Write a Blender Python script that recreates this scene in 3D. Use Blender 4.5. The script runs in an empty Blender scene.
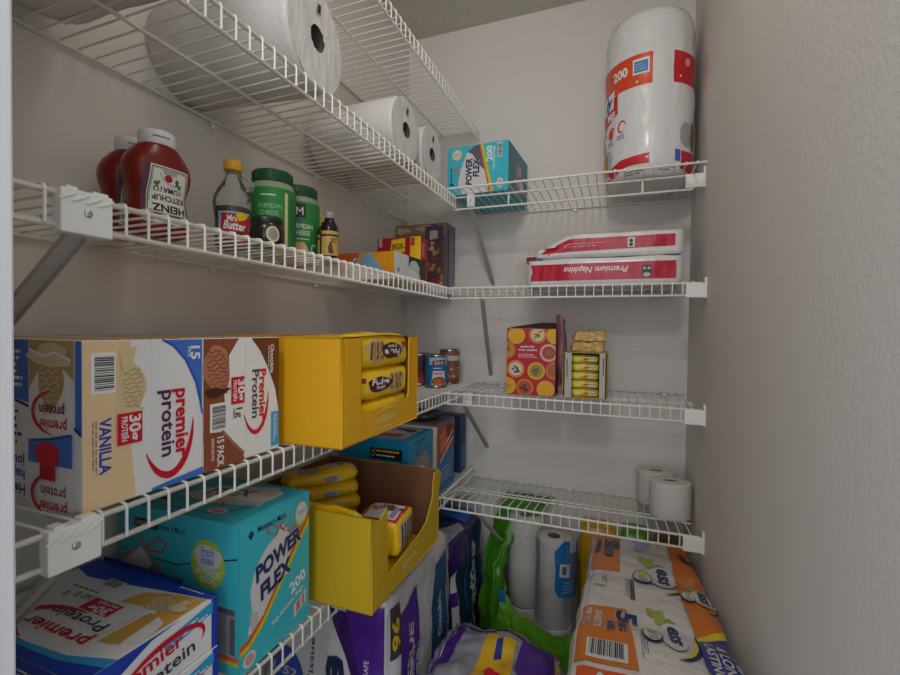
import bpy, bmesh, math, random
from mathutils import Vector, Matrix, noise
C = bpy.context.scene.collection
PI = math.pi
random.seed(7)

# ------------------------------------------------------------------ camera
cam = bpy.data.cameras.new('camera'); co = bpy.data.objects.new('camera', cam); C.objects.link(co)
cam.sensor_width = 36; cam.sensor_fit = 'HORIZONTAL'; cam.lens = 448.68/900*36; cam.clip_start = .01
R = Vector((0.93587503, 0.35210434, 0.01266742)); U = Vector((-0.01873635, 0.01383369, 0.99972875)); F = Vector((-0.35183359, 0.93585852, -0.01954375))
M4 = Matrix(((R.x, U.x, -F.x, .82539), (R.y, U.y, -F.y, -1.67872), (R.z, U.z, -F.z, 1.2674), (0, 0, 0, 1)))
co.matrix_world = M4
bpy.context.scene.camera = co
# ------------------------------------------------------------------ world, lights, exposure
w = bpy.data.worlds.new('world'); bpy.context.scene.world = w; w.use_nodes = True
w.node_tree.nodes['Background'].inputs[0].default_value = (.86, .93, 1, 1)
w.node_tree.nodes['Background'].inputs[1].default_value = 1.35
def area(name, loc, size, power, col, target, sy=None):
    l = bpy.data.lights.new(name, 'AREA'); l.energy = power; l.color = col; l.size = size
    if sy: l.shape = 'RECTANGLE'; l.size_y = sy
    o = bpy.data.objects.new(name, l); C.objects.link(o); o.location = loc
    o.rotation_euler = (Vector(target)-Vector(loc)).to_track_quat('-Z', 'Y').to_euler(); return o
area('hall_ceiling_light', (.75, -2.15, 2.38), .15, 7.0, (1, .96, .92), (.55, -.4, 1.2))
area('closet_ceiling_light', (.72, -1.05, 2.40), .22, 2.2, (1, .92, .80), (.6, -.8, 0))
area('hall_window_light', (1.3, -4.2, 1.6), 1.5, 22, (.90, .95, 1), (.6, -.5, 1.1), 1.6)
vs = bpy.context.scene.view_settings
vs.view_transform = 'Standard'; vs.look = 'None'; vs.gamma = 1; vs.use_curve_mapping = False
vs.exposure = -0.42

# ------------------------------------------------------------------ materials
def lin(h):
    h = h.lstrip('#'); v = [int(h[i:i+2], 16)/255 for i in (0, 2, 4)]
    return tuple(((c+.055)/1.055)**2.4 if c > .04045 else c/12.92 for c in v)+(1,)
MC = {}
def mat(h, rough=.5, kind='paper'):
    key = (h, rough, kind)
    if key in MC: return MC[key]
    m = bpy.data.materials.new(kind+'_'+h.strip('#')); m.use_nodes = True; nt = m.node_tree; b = nt.nodes['Principled BSDF']
    b.inputs['Base Color'].default_value = lin(h); b.inputs['Roughness'].default_value = rough
    def bump(scale, strength, dist, vec=None, detail=3):
        tc = nt.nodes.new('ShaderNodeTexCoord'); mp = nt.nodes.new('ShaderNodeMapping'); n = nt.nodes.new('ShaderNodeTexNoise')
        n.inputs['Scale'].default_value = scale; n.inputs['Detail'].default_value = detail
        if vec: mp.inputs['Scale'].default_value = vec
        bp_ = nt.nodes.new('ShaderNodeBump'); bp_.inputs['Strength'].default_value = strength; bp_.inputs['Distance'].default_value = dist
        nt.links.new(tc.outputs['Object'], mp.inputs[0]); nt.links.new(mp.outputs[0], n.inputs['Vector'])
        nt.links.new(n.outputs[0], bp_.inputs['Height']); nt.links.new(bp_.outputs[0], b.inputs['Normal']); return n
    def vary(n, amt):
        mx = nt.nodes.new('ShaderNodeMixRGB'); mx.blend_type = 'MULTIPLY'; mx.inputs[0].default_value = amt
        mx.inputs[1].default_value = lin(h); nt.links.new(n.outputs[0], mx.inputs[2]); nt.links.new(mx.outputs[0], b.inputs['Base Color'])
    if kind == 'wall': n = bump(150, .35, .002, detail=2)
    elif kind == 'ceiling': n = bump(55, .9, .008, detail=6); vary(n, .25)
    elif kind == 'carpet': n = bump(300, 1, .01); vary(n, .5)
    elif kind == 'board':                       # corrugated cardboard
        n = bump(60, .25, .002, (14, 14, 1)); vary(n, .12)
    elif kind == 'tissue': n = bump(120, .35, .003, detail=2)
    elif kind == 'film':                        # shiny printed plastic wrapper
        b.inputs['Specular IOR Level'].default_value = .35; b.inputs['Coat Weight'].default_value = .28; b.inputs['Coat Roughness'].default_value = .16; n = bump(26, .55, .012, (1, 1, .45), 3)
    elif kind == 'gloss': b.inputs['Specular IOR Level'].default_value = .35; b.inputs['Coat Weight'].default_value = .08; b.inputs['Coat Roughness'].default_value = .25
    elif kind == 'metal': b.inputs['Metallic'].default_value = 1
    elif kind == 'clear':
        out = nt.nodes['Material Output']; tr = nt.nodes.new('ShaderNodeBsdfTransparent'); tr.inputs[0].default_value = (.985, .99, .99, 1)
        gl = nt.nodes.new('ShaderNodeBsdfGlossy'); gl.inputs['Roughness'].default_value = .14
        df = nt.nodes.new('ShaderNodeBsdfDiffuse'); df.inputs[0].default_value = lin(h)
        fr = nt.nodes.new('ShaderNodeFresnel'); fr.inputs[0].default_value = 1.3
        m1 = nt.nodes.new('ShaderNodeMixShader'); m1.inputs[0].default_value = rough; m2 = nt.nodes.new('ShaderNodeMixShader')
        tc = nt.nodes.new('ShaderNodeTexCoord'); n = nt.nodes.new('ShaderNodeTexNoise'); n.inputs['Scale'].default_value = 30
        bb = nt.nodes.new('ShaderNodeBump'); bb.inputs['Strength'].default_value = .8; bb.inputs['Distance'].default_value = .01
        nt.links.new(tc.outputs['Object'], n.inputs['Vector']); nt.links.new(n.outputs[0], bb.inputs['Height'])
        nt.links.new(bb.outputs[0], gl.inputs['Normal']); nt.links.new(bb.outputs[0], fr.inputs['Normal'])
        nt.links.new(tr.outputs[0], m1.inputs[1]); nt.links.new(df.outputs[0], m1.inputs[2])
        nt.links.new(fr.outputs[0], m2.inputs[0]); nt.links.new(m1.outputs[0], m2.inputs[1]); nt.links.new(gl.outputs[0], m2.inputs[2])
        nt.links.new(m2.outputs[0], out.inputs[0])
    MC[key] = m; return m
WIRE = mat('#e6e4de', .32, 'gloss'); PLASTIC = mat('#e8e8e4', .4, 'gloss'); STEEL = mat('#aeaaa5', .45, 'paper'); SCREW = mat('#c8c8c8', .3, 'metal')
HOLE = mat('#1c1a18', .9)

# ------------------------------------------------------------------ object helpers
def tag(o, label=None, cat=None, group=None, kind=None):
    if label: o['label'] = label
    if cat: o['category'] = cat
    if group: o['group'] = group
    if kind: o['kind'] = kind
    return o
def empty(name, loc, label, cat, rz=0, group=None):
    o = bpy.data.objects.new(name, None); C.objects.link(o); o.location = loc; o.rotation_euler = (0, 0, rz); o.empty_display_size = .02
    return tag(o, label, cat, group)
def dup(root, loc, rot, label=None, group=None):
    r = root.copy(); C.objects.link(r); r.location = loc; r.rotation_euler = rot
    if label: r['label'] = label
    if group: r['group'] = group
    for ch in list(root.children):
        c = ch.copy(); C.objects.link(c); c.parent = r
        for g in ch.children:
            d = g.copy(); C.objects.link(d); d.parent = c
    return r

class MB:
    def __init__(s): s.v = []; s.f = []; s.m = []; s.mats = []; s.sm = []
    def mi(s, m):
        if m not in s.mats: s.mats.append(m)
        return s.mats.index(m)
    def add(s, vs_, fs, m, smooth=False):
        o = len(s.v); s.v += [tuple(v) for v in vs_]; k = s.mi(m)
        for f in fs: s.f.append([i+o for i in f]); s.m.append(k); s.sm.append(smooth)
        return s
    def bm(s, b, m, smooth=False):
        b.verts.ensure_lookup_table()
        for i, v in enumerate(b.verts): v.index = i
        s.add([v.co[:] for v in b.verts], [[v.index for v in f.verts] for f in b.faces], m, smooth); b.free(); return s
    def box(s, lo, hi, m, bev=0):
        b = bmesh.new(); bmesh.ops.create_cube(b, size=1)
        for v in b.verts: v.co = [lo[i]+(v.co[i]+.5)*(hi[i]-lo[i]) for i in range(3)]
        if bev: bmesh.ops.bevel(b, geom=b.edges[:], offset=bev, segments=2, affect='EDGES', profile=.5)
        return s.bm(b, m)
    def tube(s, pts, r, m, n=6, cap=True):
        pts = [Vector(p) for p in pts]; rings = []; up = None
        for i, p in enumerate(pts):
            a = (pts[min(i+1, len(pts)-1)]-pts[max(i-1, 0)]).normalized()
            if up is None:
                up = Vector((0, 0, 1)) if abs(a.z) < .9 else Vector((1, 0, 0))
            x = a.cross(up).normalized(); y = x.cross(a).normalized(); up = y
            rings.append([p+r*(math.cos(2*PI*k/n)*x+math.sin(2*PI*k/n)*y) for k in range(n)])
        fs = [[i*n+k, i*n+(k+1) % n, (i+1)*n+(k+1) % n, (i+1)*n+k] for i in range(len(pts)-1) for k in range(n)]
        if cap: fs += [list(range(n)), [(len(pts)-1)*n+k for k in range(n)][::-1]]
        return s.add([v for r_ in rings for v in r_], fs, m, n > 6)
    def lathe(s, prof, m, c=(0, 0, 0), n=28, sx=1, sy=1, smooth=True, power=2, axis='z', capb=True, capt=True):
        vs_ = []
        for r, z in prof:
            for k in range(n):
                a = 2*PI*k/n; ca, sa = math.cos(a), math.sin(a)
                x = sx*r*math.copysign(abs(ca)**(2/power), ca); y = sy*r*math.copysign(abs(sa)**(2/power), sa)
                p = (x, y, z) if axis == 'z' else ((z, x, y) if axis == 'x' else (x, z, y))
                vs_.append((c[0]+p[0], c[1]+p[1], c[2]+p[2]))
        L = len(prof)
        fs = [[i*n+k, i*n+(k+1) % n, (i+1)*n+(k+1) % n, (i+1)*n+k] for i in range(L-1) for k in range(n)]
        s.add(vs_, fs, m, smooth); o = len(s.v)-len(vs_); k_ = s.mi(m)
        if capb and prof[0][0] > 1e-5: s.f.append([o+k for k in range(n)][::-1]); s.m.append(k_); s.sm.append(False)
        if capt and prof[-1][0] > 1e-5: s.f.append([o+(L-1)*n+k for k in range(n)]); s.m.append(k_); s.sm.append(False)
        return s
    def sheet(s, sh, fn, step=None, d=.00035):
        d = d*.4; seen = []
        for vs_, fs, m in sh.items:
            bb = (min(v[0] for v in vs_), min(v[1] for v in vs_), max(v[0] for v in vs_), max(v[1] for v in vs_))
            lv = 1+max([l for b_, l in seen if b_[0] < bb[2] and bb[0] < b_[2] and b_[1] < bb[3] and bb[1] < b_[3]] or [0])
            seen.append((bb, lv)); off = d*(1.5+lv)
            if step:
                b = bmesh.new(); bv = [b.verts.new((x, y, 0)) for x, y in vs_]
                for f in fs:
                    try: b.faces.new([bv[k] for k in f])
                    except ValueError: pass
                for ax in (0, 1):
                    st = step[ax] if isinstance(step, tuple) else step
                    lo = min(v[ax] for v in vs_); hi = max(v[ax] for v in vs_)
                    t = math.ceil(lo/st)*st
                    while t < hi:
                        n_ = (1, 0, 0) if ax == 0 else (0, 1, 0)
                        bmesh.ops.bisect_plane(b, geom=b.verts[:]+b.edges[:]+b.faces[:], plane_co=(t if ax == 0 else 0, t if ax else 0, 0), plane_no=n_, dist=1e-6)
                        t += st
                for j, v in enumerate(b.verts): v.index = j
                s.add([fn(v.co.x, v.co.y, off) for v in b.verts], [[v.index for v in f.verts] for f in b.faces], m, True); b.free()
            else: s.add([fn(x, y, off) for x, y in vs_], fs, m)
        return s
    def mesh(s, name):
        me = bpy.data.meshes.new(name); me.from_pydata(s.v, [], s.f)
        for m in s.mats: me.materials.append(m)
        me.polygons.foreach_set('material_index', s.m); me.polygons.foreach_set('use_smooth', s.sm); me.update(); return me
    def build(s, name, parent=None, loc=(0, 0, 0), rz=0):
        o = bpy.data.objects.new(name, s.mesh(name)); C.objects.link(o); o.location = loc; o.rotation_euler = (0, 0, rz)
        if parent: o.parent = parent
        return o

# ---- 2-D printing sheets: shapes and lettering in metres, laid on a surface later
TC = {}
def glyphs(txt, off=0, shear=0):
    k = (txt, off, shear)
    if k in TC: return TC[k]
    cu = bpy.data.curves.new('t', 'FONT'); cu.body = txt; cu.size = 1; cu.offset = off; cu.shear = shear; cu.resolution_u = 2; cu.fill_mode = 'BOTH'
    o = bpy.data.objects.new('t', cu); C.objects.link(o); bpy.context.view_layer.update()
    me = o.evaluated_get(bpy.context.evaluated_depsgraph_get()).to_mesh()
    vs_ = [(v.co.x, v.co.y) for v in me.vertices]; fs = [list(p.vertices) for p in me.polygons]
    bpy.data.objects.remove(o); bpy.data.curves.remove(cu)
    if not vs_: vs_ = [(0, 0), (.1, 0), (0, .1)]; fs = [[0, 1, 2]]
    x0 = min(v[0] for v in vs_); x1 = max(v[0] for v in vs_)
    TC[k] = (vs_, fs, x0, x1); return TC[k]
class Sheet:
    def __init__(s): s.items = []
    def poly(s, pts, m): s.items.append((list(pts), [list(range(len(pts)))], m)); return s
    def rect(s, x0, y0, x1, y1, m): return s.poly([(x0, y0), (x1, y0), (x1, y1), (x0, y1)], m)
    def ell(s, cx, cy, rx, ry, m, n=28, rot=0):
        c, q = math.cos(rot), math.sin(rot)
        return s.poly([(cx+rx*math.cos(2*PI*k/n)*c-ry*math.sin(2*PI*k/n)*q, cy+rx*math.cos(2*PI*k/n)*q+ry*math.sin(2*PI*k/n)*c) for k in range(n)], m)
    def arc(s, cx, cy, rx, ry, a0, a1, th, m, rot=0, n=22):   # tapered crescent stroke
        A = []; B = []; c, q = math.cos(rot), math.sin(rot)
        for k in range(n+1):
            t = k/n; a = math.radians(a0+(a1-a0)*t); e = th*math.sin(PI*min(max(t, .02), .98))**.7
            for L, sc in ((A, 0), (B, e)):
                x = (rx-sc)*math.cos(a); y = (ry-sc)*math.sin(a); L.append((cx+x*c-y*q, cy+x*q+y*c))
        vs_ = A+B; fs = [[k, k+1, n+2+k, n+1+k] for k in range(n)]
        s.items.append((vs_, fs, m)); return s
    def line(s, pts, w_, m):
        for a, b in zip(pts, pts[1:]):
            d = math.hypot(b[0]-a[0], b[1]-a[1]) or 1; nx, ny = -(b[1]-a[1])/d*w_/2, (b[0]-a[0])/d*w_/2
            s.items.append(([(a[0]+nx, a[1]+ny), (a[0]-nx, a[1]-ny), (b[0]-nx, b[1]-ny), (b[0]+nx, b[1]+ny)], [[0, 1, 2, 3]], m))
        return s
    def text(s, t, x, y, size, m, rot=0, width=None, bold=.02, shear=0, align='L', outline=None):
        if outline: s.text(t, x, y, size, outline[0], rot, width, bold+outline[1], shear, align)
        vs_, fs, x0, x1 = glyphs(t, bold, shear); sx = size*1.35
        fx = (width/(x1-x0)) if width else sx
        ox = x0 if align == 'L' else (x0+x1)/2 if align == 'C' else x1
        c, q = math.cos(math.radians(rot)), math.sin(math.radians(rot))
        out = [(x+(vx-ox)*fx*c-vy*sx*q, y+(vx-ox)*fx*q+vy*sx*c) for vx, vy in vs_]
        s.items.append((out, fs, m)); return s
    def small(s, x, y, w_, h_, n, m, rot=0):                # lines of fine print too small to read in the photo
        c, q = math.cos(math.radians(rot)), math.sin(math.radians(rot)); rnd = random.Random(int(x*1e5+n))
        vs_ = []; fs = []
        for k in range(n):
            yy = y0 = h_-(k+.75)*h_/n; L = w_*rnd.uniform(.72, 1); xx = 0
            while xx < L:
                ww = min(rnd.uniform(.06, .2)*w_, L-xx); b = len(vs_)
                for px, py in ((xx, y0), (xx+ww, y0), (xx+ww, y0+.45*h_/n), (xx, y0+.45*h_/n)): vs_.append((x+px*c-py*q, y+px*q+py*c))
                fs.append([b, b+1, b+2, b+3]); xx += ww+.03*w_
        s.items.append((vs_, fs, m)); return s
    def barcode(s, x0, y0, x1, y1, horiz=False, paper='#e6e6e2'):
        s.rect(x0, y0, x1, y1, mat(paper)); rnd = random.Random(3); vs_ = []; fs = []
        a, b = (y0, y1) if horiz else (x0, x1); L = b-a; t = a+.08*L
        while t < b-.1*L:
            w_ = L*rnd.choice((.012, .02, .034)); o = len(vs_)
            vs_ += [(x0+.14*(x1-x0), t), (x1-.06*(x1-x0), t), (x1-.06*(x1-x0), t+w_), (x0+.14*(x1-x0), t+w_)] if horiz else [(t, y0+.16*(y1-y0)), (t+w_, y0+.16*(y1-y0)), (t+w_, y1-.06*(y1-y0)), (t, y1-.06*(y1-y0))]
            fs.append([o, o+1, o+2, o+3]); t += w_+L*rnd.choice((.014, .024, .03))
        s.items.append((vs_, fs, mat('#20201f'))); return s
    def blob(s, cx, cy, rx, ry, m, amp=.12, n=30, seed=1, rot=0):
        rnd = random.Random(seed); ph = [rnd.uniform(0, 6.28) for _ in range(4)]; c, q = math.cos(rot), math.sin(rot); P = []
        for k in range(n):
            a = 2*PI*k/n; r = 1+amp*(math.sin(3*a+ph[0])+.6*math.sin(5*a+ph[1])+.4*math.sin(7*a+ph[2])); x, y = rx*r*math.cos(a), ry*r*math.sin(a)
            P.append((cx+x*c-y*q, cy+x*q+y*c))
        return s.poly(P, m)
def plane(o, u, v, n):
    o, u, v, n = Vector(o), Vector(u), Vector(v), Vector(n)
    return lambda x, y, d: tuple(o+u*x+v*y+n*d)
def faceX(x, y0, z0=0): return plane((x, y0, z0), (0, 1, 0), (0, 0, 1), (1, 0, 0))        # seen from the aisle
def faceY(x0, y, z0=0): return plane((x0, y, z0), (1, 0, 0), (0, 0, 1), (0, -1, 0))       # seen from the door
def faceT(x0, y0, z): return plane((x0, y0, z), (1, 0, 0), (0, 1, 0), (0, 0, 1))
def cylmap(cx, cy, r, a_mid, axis_z0=0, rfn=None, sx=1, sy=1):
    def fn(x, y, d):
        rr = (rfn(y) if rfn else r); a = a_mid+x/r
        return (cx+(rr+d)*math.cos(a)*sx, cy+(rr+d)*math.sin(a)*sy, axis_z0+y)
    return fn

# pillowy plastic-wrapped pack: every face point comes from one displaced rounded box
class Pack:
    def __init__(s, dim, r=.03, amp=.004, bulge=.012, seed=0, freq=9, warp=None, ribs=None):
        s.d = Vector(dim)/2; s.r = r; s.amp = amp; s.b = bulge; s.seed = seed; s.fq = freq; s.warp = warp; s.ribs = ribs
    def pt(s, c, off=0):
        p = Vector((c[0]*s.d.x, c[1]*s.d.y, c[2]*s.d.z)); q = Vector([max(-(s.d[i]-s.r), min(s.d[i]-s.r, p[i])) for i in range(3)])
        n = (p-q); n = n.normalized() if n.length > 1e-9 else Vector((0, 0, 1)); pos = q+n*s.r
        k = 1
        for i in range(3):
            if abs(c[i]) < .9999: k *= (1-c[i]**4)
        h = s.b*k+s.amp*noise.noise(pos*s.fq+Vector((s.seed*3.1, 0, 0)))*1.6+s.amp*.5*noise.noise(pos*s.fq*3+Vector((0, s.seed*2.3, 0)))
        if s.ribs: h += s.ribs(c)
        pos = pos+n*(h+off)
        if s.warp: pos = Vector(s.warp(pos))
        return pos+Vector((0, 0, s.d.z))
    def mesh(s, mb, m, n=18, faces='xXyYzZ'):
        b = bmesh.new()
        for f in faces:
            ax = 'xyz'.index(f.lower()); sg = 1 if f.isupper() else -1; g = []
            for i in range(n+1):
                row = []
                for j in range(n+1):
                    c = [0, 0, 0]; c[ax] = sg; c[(ax+1) % 3] = -1+2*i/n; c[(ax+2) % 3] = -1+2*j/n
                    row.append(b.verts.new(s.pt(c)))
                g.append(row)
            for i in range(n):
                for j in range(n):
                    q = [g[i][j], g[i+1][j], g[i+1][j+1], g[i][j+1]]
                    b.faces.new(q if sg > 0 else q[::-1])
        bmesh.ops.remove_doubles(b, verts=b.verts[:], dist=1e-6)
        return mb.bm(b, m, True)
    def face(s, f):      # u,v in metres measured from the face centre
        if f == '-y': return lambda x, y, o: tuple(s.pt((x/s.d.x, -1, y/s.d.z), o))
        if f == '+x': return lambda x, y, o: tuple(s.pt((1, x/s.d.y, y/s.d.z), o))
        if f == 'top': return lambda x, y, o: tuple(s.pt((x/s.d.x, y/s.d.y, 1), o))
        if f == '-x': return lambda x, y, o: tuple(s.pt((-1, -x/s.d.y, y/s.d.z), o))

# ------------------------------------------------------------------ room
W_ = 1.042; H_ = 2.44
WALL = mat('#dcd6d0', .75, 'wall')
def slab(name, lo, hi, m): return tag(MB().box(lo, hi, m).build(name), kind='structure')
slab('wall_left', (-.1, -1.6, 0), (0, .1, H_), WALL)
slab('wall_back', (0, 0, 0), (W_, .1, H_), WALL)
slab('wall_right', (W_, -1.6, 0), (W_+.1, .1, H_), WALL)
slab('wall_front', (0, -1.6, 0), (.33, -1.49, H_), WALL)
slab('floor', (-.1, -2.6, -.05), (W_+.8, .1, 0), mat('#8f8273', .9, 'carpet'))
slab('ceiling', (-.1, -1.6, H_), (W_+.1, .1, H_+.05), mat('#dcd6c8', .9, 'ceiling'))
jb = MB(); JM = mat('#dcdde0', .35, 'gloss')
jb.box((.33, -1.60, 0), (.4195, -1.487, 2.1), JM, .002).box((.4195, -1.60, 0), (.4255, -1.5085, 2.1), JM, .0015)
tag(jb.build('trim_1'), kind='structure')
tag(MB().box((.0, -.012, 0), (W_, 0, .08), JM, .003).build('baseboard_back'), kind='structure')
tag(MB().box((W_-.012, -1.48, 0), (W_, -.012, .08), JM, .003).build('baseboard_right'), kind='structure')

# ------------------------------------------------------------------ wire shelves
RR = .0032; WR = .0017
def bracket_cap(t, lo, hi, axis, screw=True, lab='white plastic end bracket'):
    m = MB(); m.box(lo, hi, PLASTIC, .0015)
    if axis == 'x':
        for k in range(4):      # embossed swirl along the top
            y = lo[1]+(k+.5)*(hi[1]-lo[1])/4; m.tube([(hi[0]+.0005, y-.008, hi[2]-.012), (hi[0]+.001, y, hi[2]-.008), (hi[0]+.0005, y+.006, hi[2]-.004)], .0012, PLASTIC)
        m.box((lo[0], lo[1]+.006, hi[2]-.001), (hi[0]-.002, lo[1]+.016, hi[2]+.003), PLASTIC, .001)
        m.box((lo[0], hi[1]-.018, hi[2]-.001), (hi[0]-.002, hi[1]-.003, hi[2]+.003), PLASTIC, .001)
    b = m.build('bracket', t); b['label'] = lab
    if screw:
        c = [(lo[i]+hi[i])/2 for i in range(3)]; s = MB()
        if axis == 'x':
            s.lathe([(.0042, 0), (.0036, .0014), (.0012, .0019), (.0002, .0012)], SCREW, (hi[0], c[1], c[2]), 16, axis='x')
        else:
            s.lathe([(.0032, 0), (.0026, -.0012), (.0002, -.0015)], SCREW, (c[0], lo[1], c[2]), 12, axis='y')
        s.build('screw', b)
def strut(t, a, b, side, wdt=.016):
    a, b = Vector(a), Vector(b); m = MB(); d = (b-a); q = Vector(side).normalized(); n = d.cross(q).normalized()
    e = q*wdt/2; th = n*.0012; lip = n*.006
    def bar(p0, p1, h0, h1): m.add([p0-h0-h1, p0+h0-h1, p0+h0+h1, p0-h0+h1, p1-h0-h1, p1+h0-h1, p1+h0+h1, p1-h0+h1], [[3, 2, 1, 0], [4, 5, 6, 7], [0, 1, 5, 4], [1, 2, 6, 5], [2, 3, 7, 6], [3, 0, 4, 7]], STEEL)
    bar(a, b, e, th)
    for s_ in (-1, 1): bar(a+e*s_+lip*.5, b+e*s_+lip*.5, q*.0008, lip*.5)
    st = m.build('strut', t); st['label'] = 'grey metal support strut'
    return st
def clip(t, p, ax):
    m = MB()
    if ax == 'x': m.lathe([(.0085, .0), (.0085, .006), (.004, .008), (.004, .004)], PLASTIC, p, 14, axis='x')
    else: m.lathe([(.0085, -.0), (.0085, -.006), (.004, -.008), (.004, -.004)], PLASTIC, p, 14, axis='y')
    m.build('wall_clip', t)

def left_shelf(z, y_end_lip, label, z_drop=.036, y0=-1.475, bracket_y=None, strut_z=None, deck_end=-.006, supp=(.155,)):
    t = empty('wire_shelf', (0, 0, z), label, 'shelf', group=None)
    X = .305
    m = MB(); y = y0+.0127
    while y < deck_end:
        if y < y_end_lip: m.tube([(.006, y, -WR*.5), (X-.004, y, WR*.5), (X+.0015, y, 0), (X+.0035, y, -.004), (X+.0035, y, -z_drop)], WR, WIRE)
        else: m.tube([(.006, y, -WR*.5), (X, y, WR*.5)], WR, WIRE)
        y += .0254
    m.build('deck_wires', t)
    zb = -RR-WR
    MB().tube([(X, y0, zb+.001), (X, y_end_lip, zb+.001)], RR, WIRE, 10).build('front_rail', t)
    MB().tube([(X, y0, -z_drop), (X, y_end_lip, -z_drop)], RR, WIRE, 10).build('lip_rail', t)
    MB().tube([(.007, y0, zb-.001), (.007, deck_end, zb-.001)], RR, WIRE, 10).build('wall_rail', t)
    for sx_ in supp: MB().tube([(sx_, y0, zb), (sx_, deck_end, zb)], RR, WIRE, 10).build('support_rail', t)
    for yy in (-1.30, -.95, -.6): clip(t, (0, yy, zb-.007), 'x')
    if bracket_y is not None:
        bracket_cap(t, (X-.004, bracket_y-.024, -z_drop-.007), (X+.011, bracket_y+.024, .001), 'x')
        strut(t, (X-.004, bracket_y-.004, -z_drop-.006), (.002, bracket_y-.004, strut_z), (0, 1, 0), .019)
    return t
def back_shelf(z, yf, label, z_wall=None, z_drop=.036, x0=.312, x1=1.032, lip_y=None, supp=(.21, .245), open_lip=False, br=None, strut_to=None, cap=True, capd=None):
    t = empty('wire_shelf', (x0, 0, z), label, 'shelf'); zw = (z_wall-z) if z_wall is not None else 0
    def zz(y): return zw*(1+y/yf*-1) if yf else 0
    m = MB(); x = .012; L = x1-x0
    while x < L-.02:
        if not open_lip: m.tube([(x, -.006, zw), (x, yf, WR), (x, yf-.0032, -.003), (x, yf-.0032, -z_drop)], WR, WIRE)
        else: m.tube([(x, -.006, zw), (x, yf, WR)], WR, WIRE)
        x += .0254
    m.build('deck_wires', t)
    MB().tube([(0, yf, -RR), (L, yf, -RR)], RR, WIRE, 10).build('front_rail', t)
    ly = yf if lip_y is None else lip_y
    MB().tube([(0 if not open_lip else -.008, ly, -z_drop-(.010 if open_lip else 0)), (L-.02, ly, -z_drop-(.010 if open_lip else 0))], RR, WIRE, 10).build('lip_rail', t)
    if open_lip:
        MB().tube([(-.008, ly, -RR-.004), (L-.02, ly, -RR-.004)], RR, WIRE, 10).build('lip_rail', t)
        for xx in (.175, .57, .70):
            MB().tube([(xx, ly, -.004), (xx, ly, -z_drop-.008)], RR*1.1, WIRE, 8).build('lip_post', t)
    MB().tube([(0, -.007, zw-RR-WR), (L, -.007, zw-RR-WR)], RR, WIRE, 10).build('wall_rail', t)
    for s_ in supp:
        zs = zw*(1-s_/abs(yf))-RR-WR
        MB().tube([(0, -s_, zs), (L-.004, -s_, zs)], RR*.9, WIRE, 10).build('support_rail', t)
    for xx in (.10, .36, .66): clip(t, (xx, 0, zw-.010), 'y')
    if cap:
        e = MB(); e.box((L-.040, ly-.006, -z_drop-.006), (L+.009, ly+.004, -.004), PLASTIC, .0015)
        e.box((L+.004, ly-.008, -z_drop-.008), (L+.0095, ly+.012, .012), PLASTIC, .001)
        b = e.build('bracket', t); b['label'] = 'white plastic end bracket on right wall'
    if br is not None:
        if capd is not None: bracket_cap(t, (br-.013, ly+capd-.008, -z_drop-.006), (br+.013, ly+capd+.004, .000), 'y')
        sp = strut_to
        strut(t, (br, ly+.002, -z_drop-.004), (sp[0]-x0, -.003, sp[1]-z), (1, 0, 0), .012)
        p = MB(); p.box((sp[0]-x0-.010, -.003, sp[1]-z-.022), (sp[0]-x0+.010, 0, sp[1]-z+.008), PLASTIC, .0008); pl = p.build('strut_plate', t)
        MB().lathe([(.0032, 0), (.0026, -.0012), (.0002, -.0015)], SCREW, (sp[0]-x0, -.0032, sp[1]-z+.002), 12, axis='y').build('screw', pl)
    return t
S0, S1, S2, S3, S4 = 2.036, 1.709, 1.401, 1.0645, .735
left_shelf(S0, -.006, 'topmost white wire shelf high on left wall, empty, just under ceiling')
left_shelf(S1, -.265, 'white wire shelf on left wall carrying big plastic-wrapped paper towel rolls')
left_shelf(S2, -.325, 'white wire shelf on left wall carrying ketchup, syrup and green cheese jars', bracket_y=-1.378, strut_z=-.25)
left_shelf(S3, -.008, 'white wire shelf on left wall carrying the row of shake cartons', bracket_y=-1.390, strut_z=-.30)
left_shelf(S4, -.008, 'lowest white wire shelf on left wall, under bag box and opened yellow carton')
back_shelf(1.711, -.352, 'white wire shelf on back wall carrying bag box and tall paper plate stack', lip_y=-.263, supp=(), open_lip=True, br=.050, strut_to=(.372, 1.438), capd=0)
back_shelf(1.401, -.322, 'white wire shelf on back wall carrying red and white napkin pack', supp=(.18,), br=.11, strut_to=(.367, 1.09))
back_shelf(1.0645, -.347, 'white wire shelf on back wall carrying red box and small candy bar box', br=.066, strut_to=(.358, .81), capd=.030)
back_shelf(.739, -.374, 'lowest white wire shelf on back wall with toilet paper rolls at its right end', z_wall=.695, br=.13, strut_to=(.482, .39))

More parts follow.
